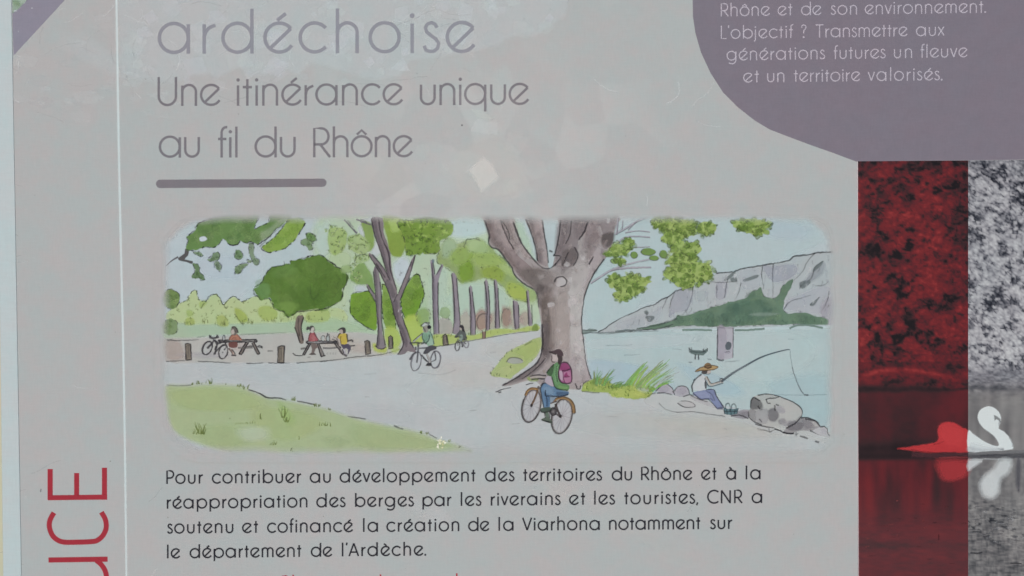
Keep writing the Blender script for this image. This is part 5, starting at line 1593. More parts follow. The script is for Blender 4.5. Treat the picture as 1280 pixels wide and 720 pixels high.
# --- angler, rod and bait basket
an = Ink('painted_angler', art, M_WASH)
an.fill(Q((118, 452), (190, 436), (236, 436), (248, 470), (272, 505), (288, 534), (252, 542), (225, 508), (205, 490), (165, 492), (128, 470)), (124, 134, 166), 1, 1, 2)
an.fill(Q((120, 455), (180, 448), (215, 470), (200, 488), (140, 475)), (142, 150, 178), .7, 2, 2)
an.stroke(Q((190, 438), (235, 436), (250, 472), (288, 532)), 1.1, INK, .8)
an.stroke(Q((118, 455), (160, 490), (205, 492), (250, 540)), 1.0, INK, .8)
an.stroke(Q((195, 445), (225, 465), (240, 500)), .8, INK, .6)
an.stroke(Q((190, 492), (215, 486), (232, 500)), .8, INK, .6)
an.fill(Q((248, 540), (290, 530), (285, 548), (255, 548)), (96, 100, 118), 1, .9, 1)
an.fill(Q((118, 440), (118, 400), (140, 370), (165, 350), (190, 365), (194, 400), (190, 438)), (188, 194, 196), 1, 1, 2)
an.stroke(Q((165, 350), (130, 380), (112, 415), (116, 450)), 1.3, INK, .85)
an.fill(Q((118, 385), (130, 372), (122, 400)), (60, 66, 70), .9, .9, 1)
an.fill(Q((182, 395), (192, 390), (196, 425), (186, 430)), (62, 66, 72), .9, .9, 2)
an.stroke(Q((190, 364), (205, 385), (216, 408), (250, 400), (288, 390)), 1.9, (176, 172, 164), 1)
an.stroke(Q((196, 362), (208, 388), (226, 402), (280, 388)), .9, INK, .8)
an.stroke(Q((184, 372), (200, 408), (220, 418), (290, 400)), .9, INK, .8)
an.ell(*Q((280, 386))[0], 2.0, 2.0, 0, (174, 168, 160), 1, .9)
an.stroke(Q((268, 386), (272, 374), (290, 376)), .9, INK, .8)
an.ell(*Q((205, 335))[0], 3.0, 2.8, 0, (176, 166, 158), 1, .9)
an.fill(Q((165, 345), (175, 325), (200, 330), (190, 350)), (72, 64, 62), .95, .9, 2)
an.stroke(Q((215, 345), (205, 350), (190, 348)), .8, INK, .7)
hat = [(130, 335), (150, 318), (178, 308), (225, 300), (260, 308), (240, 322), (205, 328), (160, 330)]
an.fill(Q(*hat), (168, 142, 100), 1, 1, 2)
an.fill(Q((180, 310), (184, 294), (200, 285), (218, 292), (222, 310), (200, 316)), (128, 104, 76), 1, .9, 2)
an.stroke(Q(*hat), .9, (92, 76, 60), .85, None, 3, .8, 0, True)
an.stroke(Q((182, 308), (200, 316), (222, 308)), 1.3, (84, 66, 52), .9)
an.done()
rod = Ink('painted_fishing_rod', art, M_WASH)
rod.stroke(Q((276, 392), (340, 345), (420, 298), (500, 255), (580, 228), (650, 211), (662, 214)), 2.4, (74, 84, 92), .95, (1.3, .4), 4)
rod.stroke(Q((290, 376), (360, 332), (430, 290)), .8, (140, 148, 152), .6)
rod.stroke(Q((664, 216), (668, 260), (676, 310), (690, 360), (716, 424), (742, 464), (766, 468)), .7, (110, 120, 124), .6)
rod.stroke(Q((676, 310), (690, 360), (716, 424), (740, 460)), .8, (86, 94, 98), .7)
rod.stroke(Q((742, 466), (768, 467)), 1.2, (90, 96, 100), .8)
rod.done()
ba = Ink('painted_bait_basket', art, M_WASH)
ba.fill(Q((290, 535), (310, 545), (350, 545), (372, 540), (366, 572), (330, 580), (296, 574)), (92, 118, 124), 1, 1, 1)
for q in ((290, 530, 296, 574), (308, 545, 310, 578), (330, 546, 332, 580), (352, 545, 350, 576), (372, 540, 366, 572), (300, 545, 304, 520, 318, 514, 326, 530, 326, 560), (334, 545, 338, 522, 352, 518, 360, 534, 358, 560), (292, 560, 366, 558)):
    ba.stroke(Q(*zip(q[0::2], q[1::2])), .9, (54, 68, 74), .8)
ba.done()

# --- foreground cyclist
WH = (78, 72, 72)
bi = Ink('painted_bicycle', art, M_WASH)
for c0_, c1_, rot in (((140, 474), (11.2, 20.6), 13), ((360, 546), (12.2, 22.4), 13)):
    x, y = M(c0_)[0]
    bi.ell(x, y, c1_[0], c1_[1], rot, (176, 174, 178), .75, 1.2)
    for k in range(14):
        t = 6.283 * k / 14
        dx, dy = c1_[0] * .92 * math.cos(t), c1_[1] * .92 * math.sin(t)
        cr, sr = math.cos(math.radians(rot)), math.sin(math.radians(rot))
        bi.stroke([(x, y), (x + dx * cr - dy * sr, y + dx * sr + dy * cr)], .6, (130, 126, 130), .45)
    bi.ring(x, y, c1_[0], c1_[1], rot, 2.1, WH, .92)
    bi.ring(x - .8, y + .4, c1_[0], c1_[1], rot, 1.2, (60, 56, 58), .7, 20, 200)
    bi.ring(x, y, c1_[0] - 1.6, c1_[1] - 1.6, rot, .7, (140, 134, 134), .6)
bi.stroke(M((96, 398), (112, 365), (145, 348), (190, 354)), 3.0, (150, 118, 76), 1, (.9, 1), 4)
bi.stroke(M((92, 400), (110, 362), (145, 344), (192, 350)), .9, (78, 58, 42), .85)
bi.stroke(M((298, 440), (330, 420), (370, 415), (415, 432), (440, 470), (448, 525)), 3.6, (142, 112, 76), 1, (.9, 1.1), 4)
bi.stroke(M((296, 436), (330, 414), (372, 410), (420, 428), (448, 468), (456, 525)), 1.0, (74, 56, 44), .85)
bi.stroke(M((312, 450), (345, 430), (385, 432), (418, 462), (436, 522)), .9, (84, 64, 48), .8)
bi.stroke(M((438, 530), (456, 526)), 1, (74, 56, 44), .8)
for q, w, c in (((186, 356, 168, 410, 140, 470), 2.6, (100, 78, 60)), ((188, 340, 205, 380, 218, 440), 1.2, (120, 112, 108)), ((312, 458, 330, 510, 348, 552), 3.0, (66, 58, 58)), ((275, 455, 320, 440), 2.0, (84, 70, 64)), ((348, 552, 300, 520), 1.6, (80, 74, 74)), ((130, 268, 170, 262, 240, 268), 3.6, (168, 158, 154)),
                ((130, 262, 180, 252, 245, 256), 1.1, (70, 66, 70)), ((140, 284, 190, 278, 245, 280), 1.4, (74, 70, 74)), ((228, 215, 236, 240), 1.6, (140, 128, 122)), ((185, 345, 192, 335, 198, 352), 1.4, (96, 90, 84)), ((240, 270, 228, 300, 205, 330), 1.2, (110, 106, 108))):
    bi.stroke(M(*zip(q[0::2], q[1::2])), w, c, .95)
bi.ell(*M((140, 470))[0], 1.6, 1.8, 0, (50, 46, 48), 1, .8)
bi.ell(*M((348, 548))[0], 1.8, 2.0, 0, (50, 46, 48), 1, .8)
bi.ell(*M((297, 514))[0], 3.9, 4.6, 0, (84, 80, 82), 1, 1)
bi.ring(*M((297, 514))[0], 3.9, 4.6, 0, 1.1, (52, 50, 54), .9)
bi.ell(*M((297, 514))[0], 1.6, 1.9, 0, (120, 116, 116), .9, .8)
bi.done()
cy = Ink('painted_cyclist', art, M_WASH)
cy.stroke(M((245, 515), (255, 545), (258, 575)), 4.6, (96, 112, 100), 1, None, 3)
cy.fill(M((214, 568), (240, 556), (272, 562), (290, 588), (284, 600), (255, 592), (216, 580)), (92, 104, 92), 1, 1, 2)
cy.stroke(M((214, 572), (250, 585), (290, 592)), 1.2, INK, .85)
cy.stroke(M((232, 515), (240, 560)), 1.0, INK, .8)
cy.stroke(M((270, 512), (272, 560)), 1.0, INK, .8)
cy.fill(M((204, 352), (215, 322), (242, 308), (290, 325), (335, 350), (380, 366), (408, 372), (402, 395), (345, 406), (290, 404), (275, 425), (272, 480), (228, 486), (216, 420)), (96, 126, 156), 1, 1, 2)
cy.fill(M((225, 345), (260, 335), (300, 360), (290, 395), (240, 380)), (122, 148, 172), .7, 2.5, 3)
cy.fill(M((240, 400), (272, 410), (268, 475), (245, 470)), (76, 104, 134), .75, 2, 2)
cy.fill(M((275, 400), (320, 405), (285, 450), (275, 440)), (120, 138, 156), .9, 1.2, 2)
cy.fill(M((320, 372), (405, 376), (398, 396), (330, 402)), (66, 86, 112), .75, 2, 2)
cy.stroke(M((204, 355), (216, 322), (242, 308), (292, 326)), 1.2, (48, 54, 64), .9)
cy.stroke(M((204, 352), (216, 420), (228, 484)), 1.1, (48, 54, 64), .85)
cy.stroke(M((240, 360), (242, 400), (270, 402), (345, 406), (404, 392)), 1.2, (44, 54, 70), .9)
cy.stroke(M((245, 385), (252, 440), (250, 480)), .9, (44, 60, 84), .8)
cy.fill(M((204, 498), (222, 486), (275, 482), (282, 500), (262, 514), (216, 520)), (74, 88, 80), 1, 1, 2)
cy.stroke(M((204, 498), (216, 520), (262, 514), (282, 498)), 1.1, (44, 48, 48), .85)
cy.fill(M((236, 300), (250, 262), (285, 262), (300, 300), (300, 335), (270, 325)), (170, 160, 170), 1, 1, 2)
cy.fill(M((250, 232), (272, 205), (300, 174), (340, 160), (352, 260), (380, 312), (412, 326), (406, 362), (370, 362), (332, 352), (304, 330), (292, 285), (284, 262), (268, 256)), (92, 132, 90), 1, 1, 2)
cy.fill(M((248, 236), (272, 204), (298, 178), (300, 215), (284, 258), (262, 256)), (66, 90, 66), .9, 1.2, 2)
cy.fill(M((305, 190), (335, 180), (340, 260), (335, 310), (310, 310), (300, 250)), (106, 146, 104), .7, 2, 2)
cy.fill(M((330, 320), (405, 335), (400, 358), (340, 350)), (108, 146, 92), .8, 2, 2)
cy.stroke(M((248, 238), (270, 205), (300, 174)), 1.1, (40, 52, 42), .85)
cy.stroke(M((286, 262), (296, 300), (308, 335), (335, 354), (404, 362)), 1.1, (40, 56, 42), .85)
cy.stroke(M((322, 185), (318, 250), (328, 300)), .9, (52, 74, 54), .7)
cy.ell(*M((306, 130))[0], 4.2, 4.8, 0, (180, 168, 166), 1, .9)
cy.fill(M((284, 112), (288, 135), (282, 142), (290, 156), (312, 158), (325, 120)), (180, 168, 166), 1, .9, 1)
cy.stroke(M((285, 112), (288, 132), (282, 142), (290, 155), (310, 158)), .9, (70, 58, 60), .85)
cy.fill(M((322, 108), (350, 108), (364, 130), (356, 165), (340, 178), (328, 160), (332, 135)), (60, 52, 54), 1, .9, 2)
cy.fill(M((264, 84), (300, 76), (318, 68), (340, 64), (360, 78), (370, 110), (345, 118), (318, 100), (290, 94)), (72, 58, 64), 1, .9, 2)
cy.stroke(M((264, 84), (292, 94), (318, 102)), 1.2, (46, 38, 42), .9)
pk = [(340, 205), (352, 170), (372, 160), (398, 164), (418, 190), (428, 230), (428, 298), (395, 312), (352, 302), (336, 270), (334, 230)]
cy.fill(M(*pk), (150, 92, 128), 1, 1, 2)
cy.fill(M((346, 200), (358, 172), (375, 164), (398, 168), (415, 192), (416, 212), (360, 220)), (132, 62, 102), .95, 1.2, 2)
cy.fill(M((368, 232), (420, 226), (424, 298), (380, 304)), (166, 114, 144), .9, 1.2, 2)
cy.fill(M((338, 225), (362, 225), (366, 290), (345, 280)), (176, 156, 170), .85, 1.5, 2)
cy.fill(M((384, 238), (396, 232), (400, 250), (412, 262), (372, 266)), (134, 54, 100), .9, 1, 2)
cy.stroke(M(*pk), 1.2, (66, 40, 60), .9, None, 3, .8, 0, True)
cy.stroke(M((358, 222), (388, 220), (418, 208)), 1.2, (70, 36, 60), .9)
cy.stroke(M((366, 226), (370, 270), (378, 304)), .9, (90, 50, 78), .8)
cy.stroke(M((374, 268), (418, 264)), .9, (90, 50, 78), .8)
cy.done()

# --- foreground meadow
fm = Ink('painted_foreground_grass', art, M_WASH)
fp = L((48, 98), (100, 94), (150, 94), (210, 90), (320, 96), (362, 112), (400, 128), (435, 142), (500, 150), (560, 162), (640, 180), (720, 206), (800, 228), (900, 248), (1000, 270), (1060, 296), (1110, 308), (1195, 338), (1150, 345), (1000, 346), (850, 352), (700, 350),
       (500, 350), (380, 346), (280, 342), (190, 318), (100, 278), (66, 235), (52, 165))
fm.fill(fp, (165, 179, 138), 1, 6, 2)
for q, c, a in (((60, 120, 200, 105, 340, 120, 420, 170, 300, 190, 120, 180), (160, 176, 122), .7), ((380, 180, 560, 190, 640, 240, 520, 300, 400, 270), (160, 175, 120), .6), ((640, 290, 700, 285, 730, 310, 680, 325), (150, 168, 126), .6),
                ((150, 260, 300, 240, 360, 300, 260, 330), (156, 172, 124), .6), ((320, 260, 420, 250, 430, 290, 350, 300), (180, 192, 170), .6), ((760, 240, 1000, 290, 1100, 320, 900, 340, 760, 330), (156, 172, 124), .6), ((470, 165, 490, 165, 530, 220, 500, 235), (146, 174, 96), .5)):
    fm.fill(L(*zip(q[0::2], q[1::2])), c, a, 9, 3)
fm.stroke(L((55, 92), (100, 96), (150, 92)), .9, INK, .5)
fm.stroke(L((360, 110), (400, 124), (430, 140), (470, 141), (500, 149)), 1.2, INK, .85, None, 3, .8, .2)
fm.stroke(L((540, 152), (580, 160), (610, 168)), 1.0, INK, .75)
fm.stroke(L((730, 210), (760, 214), (795, 220)), 1.1, INK, .6, None, 3, .8, .4)
fm.stroke(L((900, 244), (935, 258)), 1.2, INK, .7)
fm.stroke(L((1020, 268), (1060, 292)), .9, INK, .6)


def tuft(x, y, n, h, spread, c=(104, 118, 62), a=.85, w=.9):
    for k in range(n):
        tick(fm, x + rnd.uniform(-spread, spread), y + rnd.uniform(-.8, .8), 90 + rnd.uniform(-32, 32), h * rnd.uniform(.5, 1.1), w, c, a, rnd.uniform(-.15, .15))


for x, y, n, h, sp in ((150, 92, 4, 3, 3), (175, 90, 6, 5, 4), (210, 88, 7, 7, 4), (330, 100, 8, 5, 5), (350, 108, 5, 6, 3), (273, 92, 2, 2, 1), (525, 150, 7, 5, 3), (615, 172, 9, 4, 4), (660, 186, 5, 2.5, 3), (180, 276, 12, 15, 5), (170, 275, 6, 8, 6), (405, 220, 3, 9, 1), (490, 215, 9, 14, 3),
                       (500, 230, 8, 7, 3), (645, 245, 9, 5, 7), (450, 315, 6, 6, 4), (520, 340, 3, 5, 2), (548, 296, 2, 5, .6), (1000, 272, 6, 4, 2), (1025, 278, 3, 3, 2), (1108, 304, 4, 3, 1), (1145, 325, 5, 2.5, 3), (293, 342, 4, 2, 1), (695, 345, 4, 2.5, 2), (290, 222, 1, 2, 0)):
    tuft(*L((x, y))[0], n, h, sp)
for x in range(312, 392, 9):
    tick(fm, *L((x, 240 - (x - 312) * .06))[0], rnd.uniform(40, 120), rnd.uniform(2, 4), .9, (112, 130, 62), .8)
for x, y in ((1180, 345), (1210, 352), (1222, 354)):
    tick(fm, *L((x, y))[0], 10, 3, .8, (120, 110, 96), .6)
fm = fm.done()

# --- the print fades out softly to the grey of the board all round
fd = Ink('faded_border', art, M_PANEL)
inner, mid, outer = [], [], []
n = 200
def rr(inset, jitter):
    x0, y0, x1, y1 = 204 + inset, 270 + inset, 1041 - inset, 567 - inset
    pts = []
    for sx, sy, rad, a0 in ((1, -1, 34, -90), (1, 1, 24, 0), (-1, 1, 52, 90), (-1, -1, 46, 180)):
        cx = x1 - rad if sx > 0 else x0 + rad
        cy = y1 - rad if sy > 0 else y0 + rad
        for k in range(13):
            t = math.radians(a0 + 90 * k / 13)
            pts.append((cx + rad * math.cos(t), cy + rad * math.sin(t)))
    return resample(pts, 9, True)
ra = rr(0, 0)
nn = normals(ra)
ji = [math.sin(i * .37) * .8 + math.sin(i * .91 + 1) * .7 + math.sin(i * .13) * 1.0 for i in range(len(ra))]
zb = nextz([(q_[0] + d_[0] * o_, q_[1] + d_[1] * o_) for q_, d_ in zip(ra, nn) for o_ in (-20, -12, -6, 0, 6)])
rows = []
for i, (p_, d) in enumerate(zip(ra, nn)):
    row = []
    wide = 1 + 2.2 * max(0.0, d[1]) * min(1.0, max(0.0, (p_[0] - 560) / 60)) * min(1.0, max(0.0, (1010 - p_[0]) / 40))
    for off, al in ((-10.0, 0.0), (-5.5, .28), (-0.5, .75), (3.0, 1.0), (8.0, 1.0), (11.0, 1.0)):
        o_ = off * (wide if off < 0 else 1) + (ji[i] if off < 4 else 0)
        row.append(fd.add((p_[0] + d[0] * o_, p_[1] + d[1] * o_), zb, (174, 174, 175), al))
    rows.append(row)
for i in range(len(rows)):
    Aq, Bq = rows[i], rows[(i + 1) % len(rows)]
    for k in range(5):
        fd.f.append((Aq[k], Aq[k + 1], Bq[k + 1], Bq[k]))
fd.done()

# a chipped spot of bare film, its sun sparkle painted as pale dabs
ch = Ink('chip_painted_glint', art, M_TEXT)
for k in range(16):
    x, y = 552 + rnd.gauss(0, 3.2), 551.5 + rnd.gauss(0, 3.4)
    ch.ell(x, y, rnd.uniform(.6, 2.0), rnd.uniform(.5, 1.4), rnd.uniform(0, 180), rnd.choice(((226, 220, 190), (214, 206, 170), (236, 232, 210), (190, 184, 140))), .8, .9, .3, 7, rnd.random())
ch.done()

LINE = 1.0

# ------------------------------------------------------------------ the printed swan photograph (left part overprinted in red)
rng = np.random.default_rng(5)


def vnoise(x, y, seed=0):
    """smooth value noise in 0..1 on arrays"""
    xi, yi = np.floor(x).astype(np.int64), np.floor(y).astype(np.int64)
    fx, fy = x - xi, y - yi
    fx, fy = fx * fx * (3 - 2 * fx), fy * fy * (3 - 2 * fy)

    def h(a, b):
        n = (a * 374761393 + b * 668265263 + seed * 974634777) & 0xFFFFFFFF
        n = ((n ^ (n >> 13)) * 1274126177) & 0xFFFFFFFF
        return ((n ^ (n >> 16)) & 0xFFFF) / 65535.0
    return (h(xi, yi) * (1 - fx) + h(xi + 1, yi) * fx) * (1 - fy) + (h(xi, yi + 1) * (1 - fx) + h(xi + 1, yi + 1) * fx) * fy


def fbm(x, y, oct_=4, seed=0, gain=.55):
    s, a, t = 0, 1.0, 0
    for k in range(oct_):
        s = s + a * vnoise(x, y, seed + k * 17)
        t += a
        a *= gain
        x, y = x * 2.03 + 11.3, y * 2.03 + 5.7
    return s / t


def worley(x, y, seed=0):
    """distance to the nearest scattered point (leaf shapes) and that leaf's own random tone"""
    xi, yi = np.floor(x).astype(np.int64), np.floor(y).astype(np.int64)
    best = np.full(x.shape, 9.0); sec = np.full(x.shape, 9.0); tone = np.zeros(x.shape)

    def h(a, b, s):
        n = (a * 374761393 + b * 668265263 + (seed + s) * 974634777) & 0xFFFFFFFF
        n = ((n ^ (n >> 13)) * 1274126177) & 0xFFFFFFFF
        return ((n ^ (n >> 16)) & 0xFFFF) / 65535.0
    for dj in (-1, 0, 1):
        for di in (-1, 0, 1):
            a, b = xi + di, yi + dj
            d = np.hypot(a + h(a, b, 1) - x, b + h(a, b, 2) - y)
            near = d < best
            sec = np.where(near, best, np.minimum(sec, d))
            tone = np.where(near, h(a, b, 3), tone)
            best = np.where(near, d, best)
    return best, sec - best, tone


def sstep(a, b, x):
    t = np.clip((x - a) / (b - a), 0, 1)
    return t * t * (3 - 2 * t)


def photo_tone(x, y):
    """grey tone 0..1 of the printed picture at pixel x, y"""
    # leafy slope: clumps leaning up to the right
    u, v = x * .85 + y * .5, -x * .5 + y * .85
    wx, wy = u + 6 * (fbm(x / 22, y / 22, 2, 3) - .5), v + 6 * (fbm(x / 22, y / 22, 2, 9) - .5)
    fine = fbm(wx / 6.5, wy / 4.6, 3, 20, .7)
    mid = fbm(wx / 17, wy / 12, 3, 40)
    big = fbm(x / 46, y / 40, 2, 60)
    f1, gap, tone = worley(wx / 5.6, wy / 3.9, 301)
    g1, gap2, tone2 = worley(wx / 3.4, wy / 2.6, 302)
    leaf = .66 - .30 * (f1 - .35) + .26 * (tone - .5) + .14 * (tone2 - .5) - .16 * (g1 - .35) + .34 * (mid - .5) + .22 * (big - .5) + .35 * (fine - .5)
    shade = sstep(.50, .36, .5 * mid + .3 * fine + .2 * tone)
    leaf = leaf - shade * (.16 + .26 * sstep(.10, .0, gap) + .12 * (1 - tone2))
    leaf += .05 * sstep(260, 420, y) - .14 * sstep(235, 205, y)
    # fine reed strokes above the shore
    reed = .50 + .5 * (fbm(x / 5, y / 2.2, 3, 80) - .5)
    leaf = leaf * (1 - sstep(452, 474, y)) + reed * sstep(452, 474, y)
    # dark waterline of the bank
    sh = fbm(x / 13, y * 0, 3, 5)
    bank = np.exp(-((y - (487 + 9 * (sh - .5))) / (2.2 + 6 * fbm(x / 9, y * 0 + 3, 2, 6) ** 2)) ** 2) * (.55 + .6 * fbm(x / 5, y / 4, 2, 8))
    leaf = leaf * (1 - .75 * bank) + (.10 + .3 * fbm(x / 8, y / 5, 2, 7)) * .75 * bank
    # water
    wat = .50 + .18 * (fbm(x / 9, y / 90, 2, 90) - .5) + .10 * (fbm(x / 30, y / 14, 2, 91) - .5)
    refl = .50 + .34 * (fbm(x / 11, y / 60, 3, 95) - .5) + .12 * (fbm(x / 4, y / 3, 2, 96) - .5)
    rip = fbm(x / 9, y / 2.2, 3, 99)
    low = .50 + .30 * (fbm(x / 26, y / 40, 2, 101) - .5) + .36 * (rip - .5)
    fleck = sstep(.66, .78, fbm(x / 7, y / 3.4, 2, 103)) * np.exp(-((y - 652) / 26) ** 2)
    low = low + .22 * (fbm(x / 2.4, y / 8, 2, 107) - .5) - .34 * fleck
    w = sstep(572, 578, y)
    wt = wat * (1 - w) + refl * w
    w2 = sstep(612, 640, y)
    wt = wt * (1 - w2) + low * w2
    line = np.exp(-((y - 569.5 - .004 * (x - 1140)) / 3.6) ** 2)
    wt = wt * (1 - .62 * line) + .20 * .62 * line
    k = sstep(487, 493, y + 7 * (sh - .5))
    wt = wt + .12 * (fbm(x / 7, y / 3, 2, 9) - .5) * sstep(520, 495, y)
    return leaf * (1 - k) + wt * k


def photo_grid(name, parent, x0, x1, y0, y1, step, colour):
    nx, ny = int((x1 - x0) / step) + 1, int((y1 - y0) / step) + 1
    xs, ys = np.linspace(x0, x1, nx), np.linspace(y0, y1, ny)
    X, Y = np.meshgrid(xs, ys)
    rgb = colour(X, Y)
    z = nextz([(x0, y0), (x1, y1)], True)
    # the picture's corners on the board, pixel lines stay straight
    co = np.empty((ny * nx, 3))
    k = 0
    for j in range(ny):
        for i in range(nx):
            px, py = P(X[j, i], Y[j, i] - .0072 * (X[j, i] - 1072))
            co[k] = (px, py, z)
            k += 1
    idx = np.arange(ny * nx).reshape(ny, nx)
    f = np.stack([idx[:-1, :-1], idx[1:, :-1], idx[1:, 1:], idx[:-1, 1:]], -1).reshape(-1, 4)
    me = bpy.data.meshes.new(name)
    me.vertices.add(len(co)); me.vertices.foreach_set('co', co.ravel())
    me.loops.add(f.size); me.loops.foreach_set('vertex_index', f.ravel().astype(np.int32))
    me.polygons.add(len(f))
    me.polygons.foreach_set('loop_start', np.arange(0, f.size, 4, dtype=np.int32))
    me.update(calc_edges=True); me.validate()
    lin_ = np.where(rgb / 255 <= .04045, rgb / 255 / 12.92, ((rgb / 255 + .055) / 1.055) ** 2.4)
    lin_ = np.clip((lin_ - np.array(VEIL)) / np.array((KR, KG, KB)), .004, .95)
    c = np.ones((ny * nx, 4), dtype=np.float32); c[:, :3] = lin_.reshape(-1, 3)
    at = me.color_attributes.new('Col', 'FLOAT_COLOR', 'POINT')
    at.data.foreach_set('color', c.ravel())
    me.materials.append(M_PHOTO)
    o = bpy.data.objects.new(name, me); COL.objects.link(o); o.parent = parent
    return o


def lut(t, stops):
    t = np.clip(t, 0, 1)
    p = [s[0] for s in stops]
    return np.stack([np.interp(t, p, [s[1][k] for s in stops]) for k in range(3)], -1)


def grey_colour(x, y):
    t = photo_tone(x, y)
    c = lut(t, [(0, (36, 38, 45)), (.25, (68, 70, 77)), (.5, (122, 122, 128)), (.75, (164, 164, 168)), (1, (190, 191, 192))])
    warm = sstep(470, 500, y)[..., None]
    return c * (1 - warm) + (c * np.array((1.0, .985, .94))) * warm


def red_colour(x, y):
    # coarser, softer tone under the red
    u, v = x + 8 * (fbm(x / 18, y / 18, 2, 33) - .5), y + 8 * (fbm(x / 18, y / 18, 2, 34) - .5)
    big = fbm(u / 34, v / 34, 3, 130, .6)
    mid = fbm(u / 15, v / 12, 3, 140, .6)
    fine = fbm(u / 6, v / 4.5, 3, 150, .65)
    f1, gap, tone = worley(u / 6.2, v / 4.4, 311)
    t = .60 - .20 * (f1 - .35) + .16 * (tone - .5) + .55 * (mid - .5) + .55 * (big - .5) + .40 * (fine - .5)
    pocket = np.exp(-((x - 1118) / 26) ** 2) * sstep(270, 300, y) * sstep(385, 350, y) + .7 * np.exp(-((x - 1150) / 40) ** 2) * sstep(380, 400, y) * sstep(450, 420, y)
    t = t + .35 * (fbm(x / 3.4, y / 2.8, 2, 155, .7) - .5) - (.08 + .36 * pocket) * sstep(.47, .36, mid * .6 + big * .25 + fine * .15) - .10 * pocket
    t = t - .26 * sstep(.44, .34, mid * .35 + fine * .65)
    t = t - .12 * sstep(225, 203, y) - .10 * sstep(1185, 1208, x) * sstep(420, 300, y)
    t = t + .06 * sstep(380, 430, y)
    # arches in the bank, then the dark waterline
    ar = 470 - 8 * np.exp(-((x - 1124) / 52) ** 2) + 7 * ((x - 1124) / 80) ** 2
    t = np.where(y > 452, t * .6 + .10, t)
    arch = np.exp(-((y - ar) / 3.4) ** 2) * sstep(1074, 1084, x) * sstep(1204, 1192, x)
    t = t + .34 * arch
    bank = np.exp(-((y - 487.5 - 5 * (fbm(x / 22, y * 0, 3, 12) - .5)) / (1.6 + 4.6 * sstep(1206, 1130, x))) ** 2)
    t = t * (1 - .8 * bank) + .08 * .8 * bank
    # water
    wat = .36 + .26 * (fbm(x / 20, y / 40, 2, 160) - .5) + .08 * (fbm(x / 8, y / 5, 2, 161) - .5) + .12 * sstep(1160, 1200, x) * sstep(540, 505, y)
    near = np.exp(-((y - (560 + (x - 1130) * -.04)) / 8) ** 2) * sstep(1180, 1150, x)
    wat = wat - .20 * near
    col = fbm(x / 17, y / 130, 2, 170)
    refl = .52 + .74 * (col - .5) + .16 * (fbm(x / 8, y / 26, 2, 171) - .5)
    low = .50 + .22 * (fbm(x / 24, y / 12, 3, 180) - .5) + .16 * (fbm(x / 12, y / 2.6, 2, 181) - .5)
    w = sstep(572, 578, y)
    wt = wat * (1 - w) + refl * w
    w2 = sstep(620, 668, y)
    wt = wt * (1 - w2) + low * w2
    wt = wt - .10 * np.exp(-((y - 682) / 5) ** 2)
    line = np.exp(-((y - 570.5) / 4.2) ** 2)
    wt = wt * (1 - .85 * line) + .10 * .85 * line
    k = sstep(487, 494, y + 5 * (fbm(x / 16, y * 0, 2, 13) - .5))
    t = t * (1 - k) + wt * k
    c = lut(t, [(0, (38, 35, 37)), (.25, (58, 44, 46)), (.5, (90, 44, 48)), (.72, (112, 46, 49)), (1, (146, 58, 58))])
    brown = (sstep(585, 690, y) * .62)[..., None]
    return c * (1 - brown) + (c * np.array((1.02, 1.24, 1.2)) + 6) * brown


swanpic = photo_grid('swan_photograph', root, 1210.2, 1420, 201.6, 870, 1.5, grey_colour)
redhalf = photo_grid('red_tinted_area', swanpic, 1072.4, 1210.2, 201.6, 870, 1.6, red_colour)
hl = Ink('light_edge_line', swanpic, M_TEXT)
hl.stroke([(1071.8, 202), (1072.0, 460), (1073, 720), (1073.4, 868)], .9, (204, 186, 188), .8, None, 1, .9)
hl.done()

R_ = shift(1140, 480, 4.5)
sw = Ink('swan', swanpic, M_PHOTO)
redpoly = R_((-86, 363), (-40, 357), (0, 351), (60, 342), (105, 336), (140, 320), (148, 295), (142, 268), (150, 240), (170, 222), (210, 213), (250, 226), (290, 248), (316, 262), (316, 383), (230, 384), (150, 386), (90, 388), (40, 381), (-8, 374))
sw.fill(redpoly, (172, 59, 62), 1, 2.0, 2, .5)
sw.fill(R_((10, 352), (110, 338), (150, 345), (150, 380), (60, 382)), (176, 60, 62), .6, 5, 3)
sw.fill(R_((160, 235), (205, 222), (270, 245), (300, 290), (280, 350), (190, 340), (155, 290)), (186, 67, 69), .6, 8, 3)
sw.stroke(R_((120, 342), (150, 334), (180, 322)), 1.0, (120, 44, 48), .7)
sw.stroke(R_((-4, 368), (60, 380), (150, 387), (250, 385)), 1.2, (90, 40, 44), .6, None, 3, .8, .4)
white = R_((316, 262), (340, 277), (390, 312), (430, 335), (466, 348), (488, 346), (484, 325), (462, 295), (438, 274), (402, 248), (380, 220), (370, 190), (374, 160), (390, 140), (430, 125), (468, 138), (496, 170), (500, 205), (494, 225), (488, 250), (512, 264),
           (540, 290), (560, 320), (569, 350), (562, 368), (500, 374), (400, 378), (316, 380))
sw.fill(white, (206, 212, 212), 1, 1.4, 2, .25)
sw.fill(R_((330, 330), (400, 345), (500, 358), (500, 370), (340, 374)), (190, 196, 198), .6, 4, 3)
sw.fill(R_((318, 352), (400, 366), (480, 362), (520, 370), (420, 380), (318, 382)), (160, 164, 168), .5, 3, 3)
sw.fill(R_((461, 174), (478, 182), (497, 196), (500, 212), (494, 218), (486, 204), (474, 198), (464, 206)), (96, 96, 98), .8, 1.2, 1)
sw.fill(R_((488, 205), (497, 204), (495, 222), (486, 236)), (150, 152, 154), .8, 1.2, 1)
sw.stroke(R_((545, 300), (562, 330), (566, 355)), 1.2, (150, 154, 156), .6)
sw.done()
wl = Ink('swan_reflection', swanpic, M_PHOTO)
rp = Ink('water_ripple', swanpic, M_PHOTO)
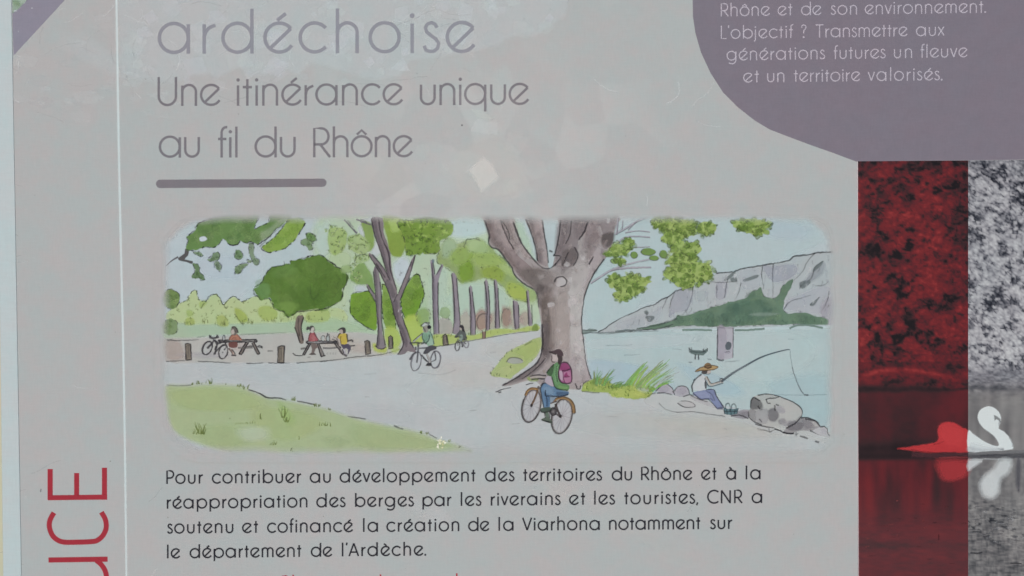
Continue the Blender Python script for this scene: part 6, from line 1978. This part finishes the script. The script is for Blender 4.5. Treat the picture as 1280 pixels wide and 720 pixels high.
rp.stroke(R_((0, 398), (150, 402), (314, 396)), 5.5, (76, 50, 54), .85, None, 3, 2.2, .3)
rp.stroke(R_((150, 416), (240, 412), (314, 412)), 1.2, (128, 60, 62), .7, None, 3, 1, .3)
rp.stroke(R_((316, 392), (440, 388), (640, 378), (900, 372)), 3.4, (112, 112, 114), .85, None, 3, 1.4, .5)
rp.stroke(R_((316, 412), (420, 408), (540, 412), (640, 408), (900, 404)), 2.8, (82, 82, 86), .9, None, 3, 1.2, .5)
rp.stroke(R_((380, 404), (460, 398), (540, 402)), 1.6, (66, 66, 70), .8, None, 3, 1, .4)
rp.stroke(R_((316, 424), (420, 422), (560, 424)), 1.0, (176, 180, 182), .7, None, 3, 1, .4)
wl.fill(R_((146, 430), (314, 430), (314, 500), (290, 525), (230, 545), (178, 538), (152, 500)), (158, 58, 61), .9, 9, 2)
wl.fill(R_((316, 430), (396, 428), (370, 452), (340, 472), (316, 488)), (190, 194, 196), .9, 3.5, 2)
wl.fill(R_((560, 428), (548, 490), (505, 530), (492, 560), (490, 600), (462, 640), (410, 640), (386, 602), (382, 560), (400, 525), (430, 500), (466, 466), (490, 428)), (192, 196, 197), .9, 7, 2, .9)
wl.fill(R_((400, 520), (450, 500), (480, 540), (475, 600), (440, 630), (405, 600)), (202, 205, 205), .3, 8, 3)
wl.fill(R_((586, 428), (612, 430), (612, 520), (606, 600), (592, 600), (584, 520)), (72, 72, 80), .75, 6, 2)
fl = Ink('water_flecks', swanpic, M_PHOTO)
for k in range(60):
    x, y = rnd.uniform(1213, 1290), rnd.gauss(657, 14)
    fl.ell(x, y, rnd.uniform(1.2, 5.5), rnd.uniform(.5, 1.3), rnd.uniform(-8, 8), rnd.choice(((70, 70, 74), (96, 96, 98), (140, 140, 142), (84, 84, 88))), rnd.uniform(.3, .8), .8, .3, 9, rnd.random())
for k in range(26):
    x, y = rnd.uniform(1080, 1205), rnd.gauss(660, 26)
    fl.ell(x, y, rnd.uniform(1, 5), rnd.uniform(.4, 1.0), rnd.uniform(-6, 6), rnd.choice(((60, 42, 44), (80, 46, 48), (120, 62, 62))), rnd.uniform(.25, .6), .8, .3, 9, rnd.random())
fl.stroke([(1173.5, 668), (1173.3, 675)], 1.0, (44, 34, 36), .8)
fl.stroke([(1213, 691), (1222, 691.5), (1228, 690)], 1.6, (48, 48, 52), .9, None, 3, .9)
fl.stroke([(1263, 704), (1277, 704.5)], 1.5, (48, 48, 52), .9, None, 3, .9)
wl.done()
rp.done()
_f = fl.done(); _f['kind'] = 'stuff'
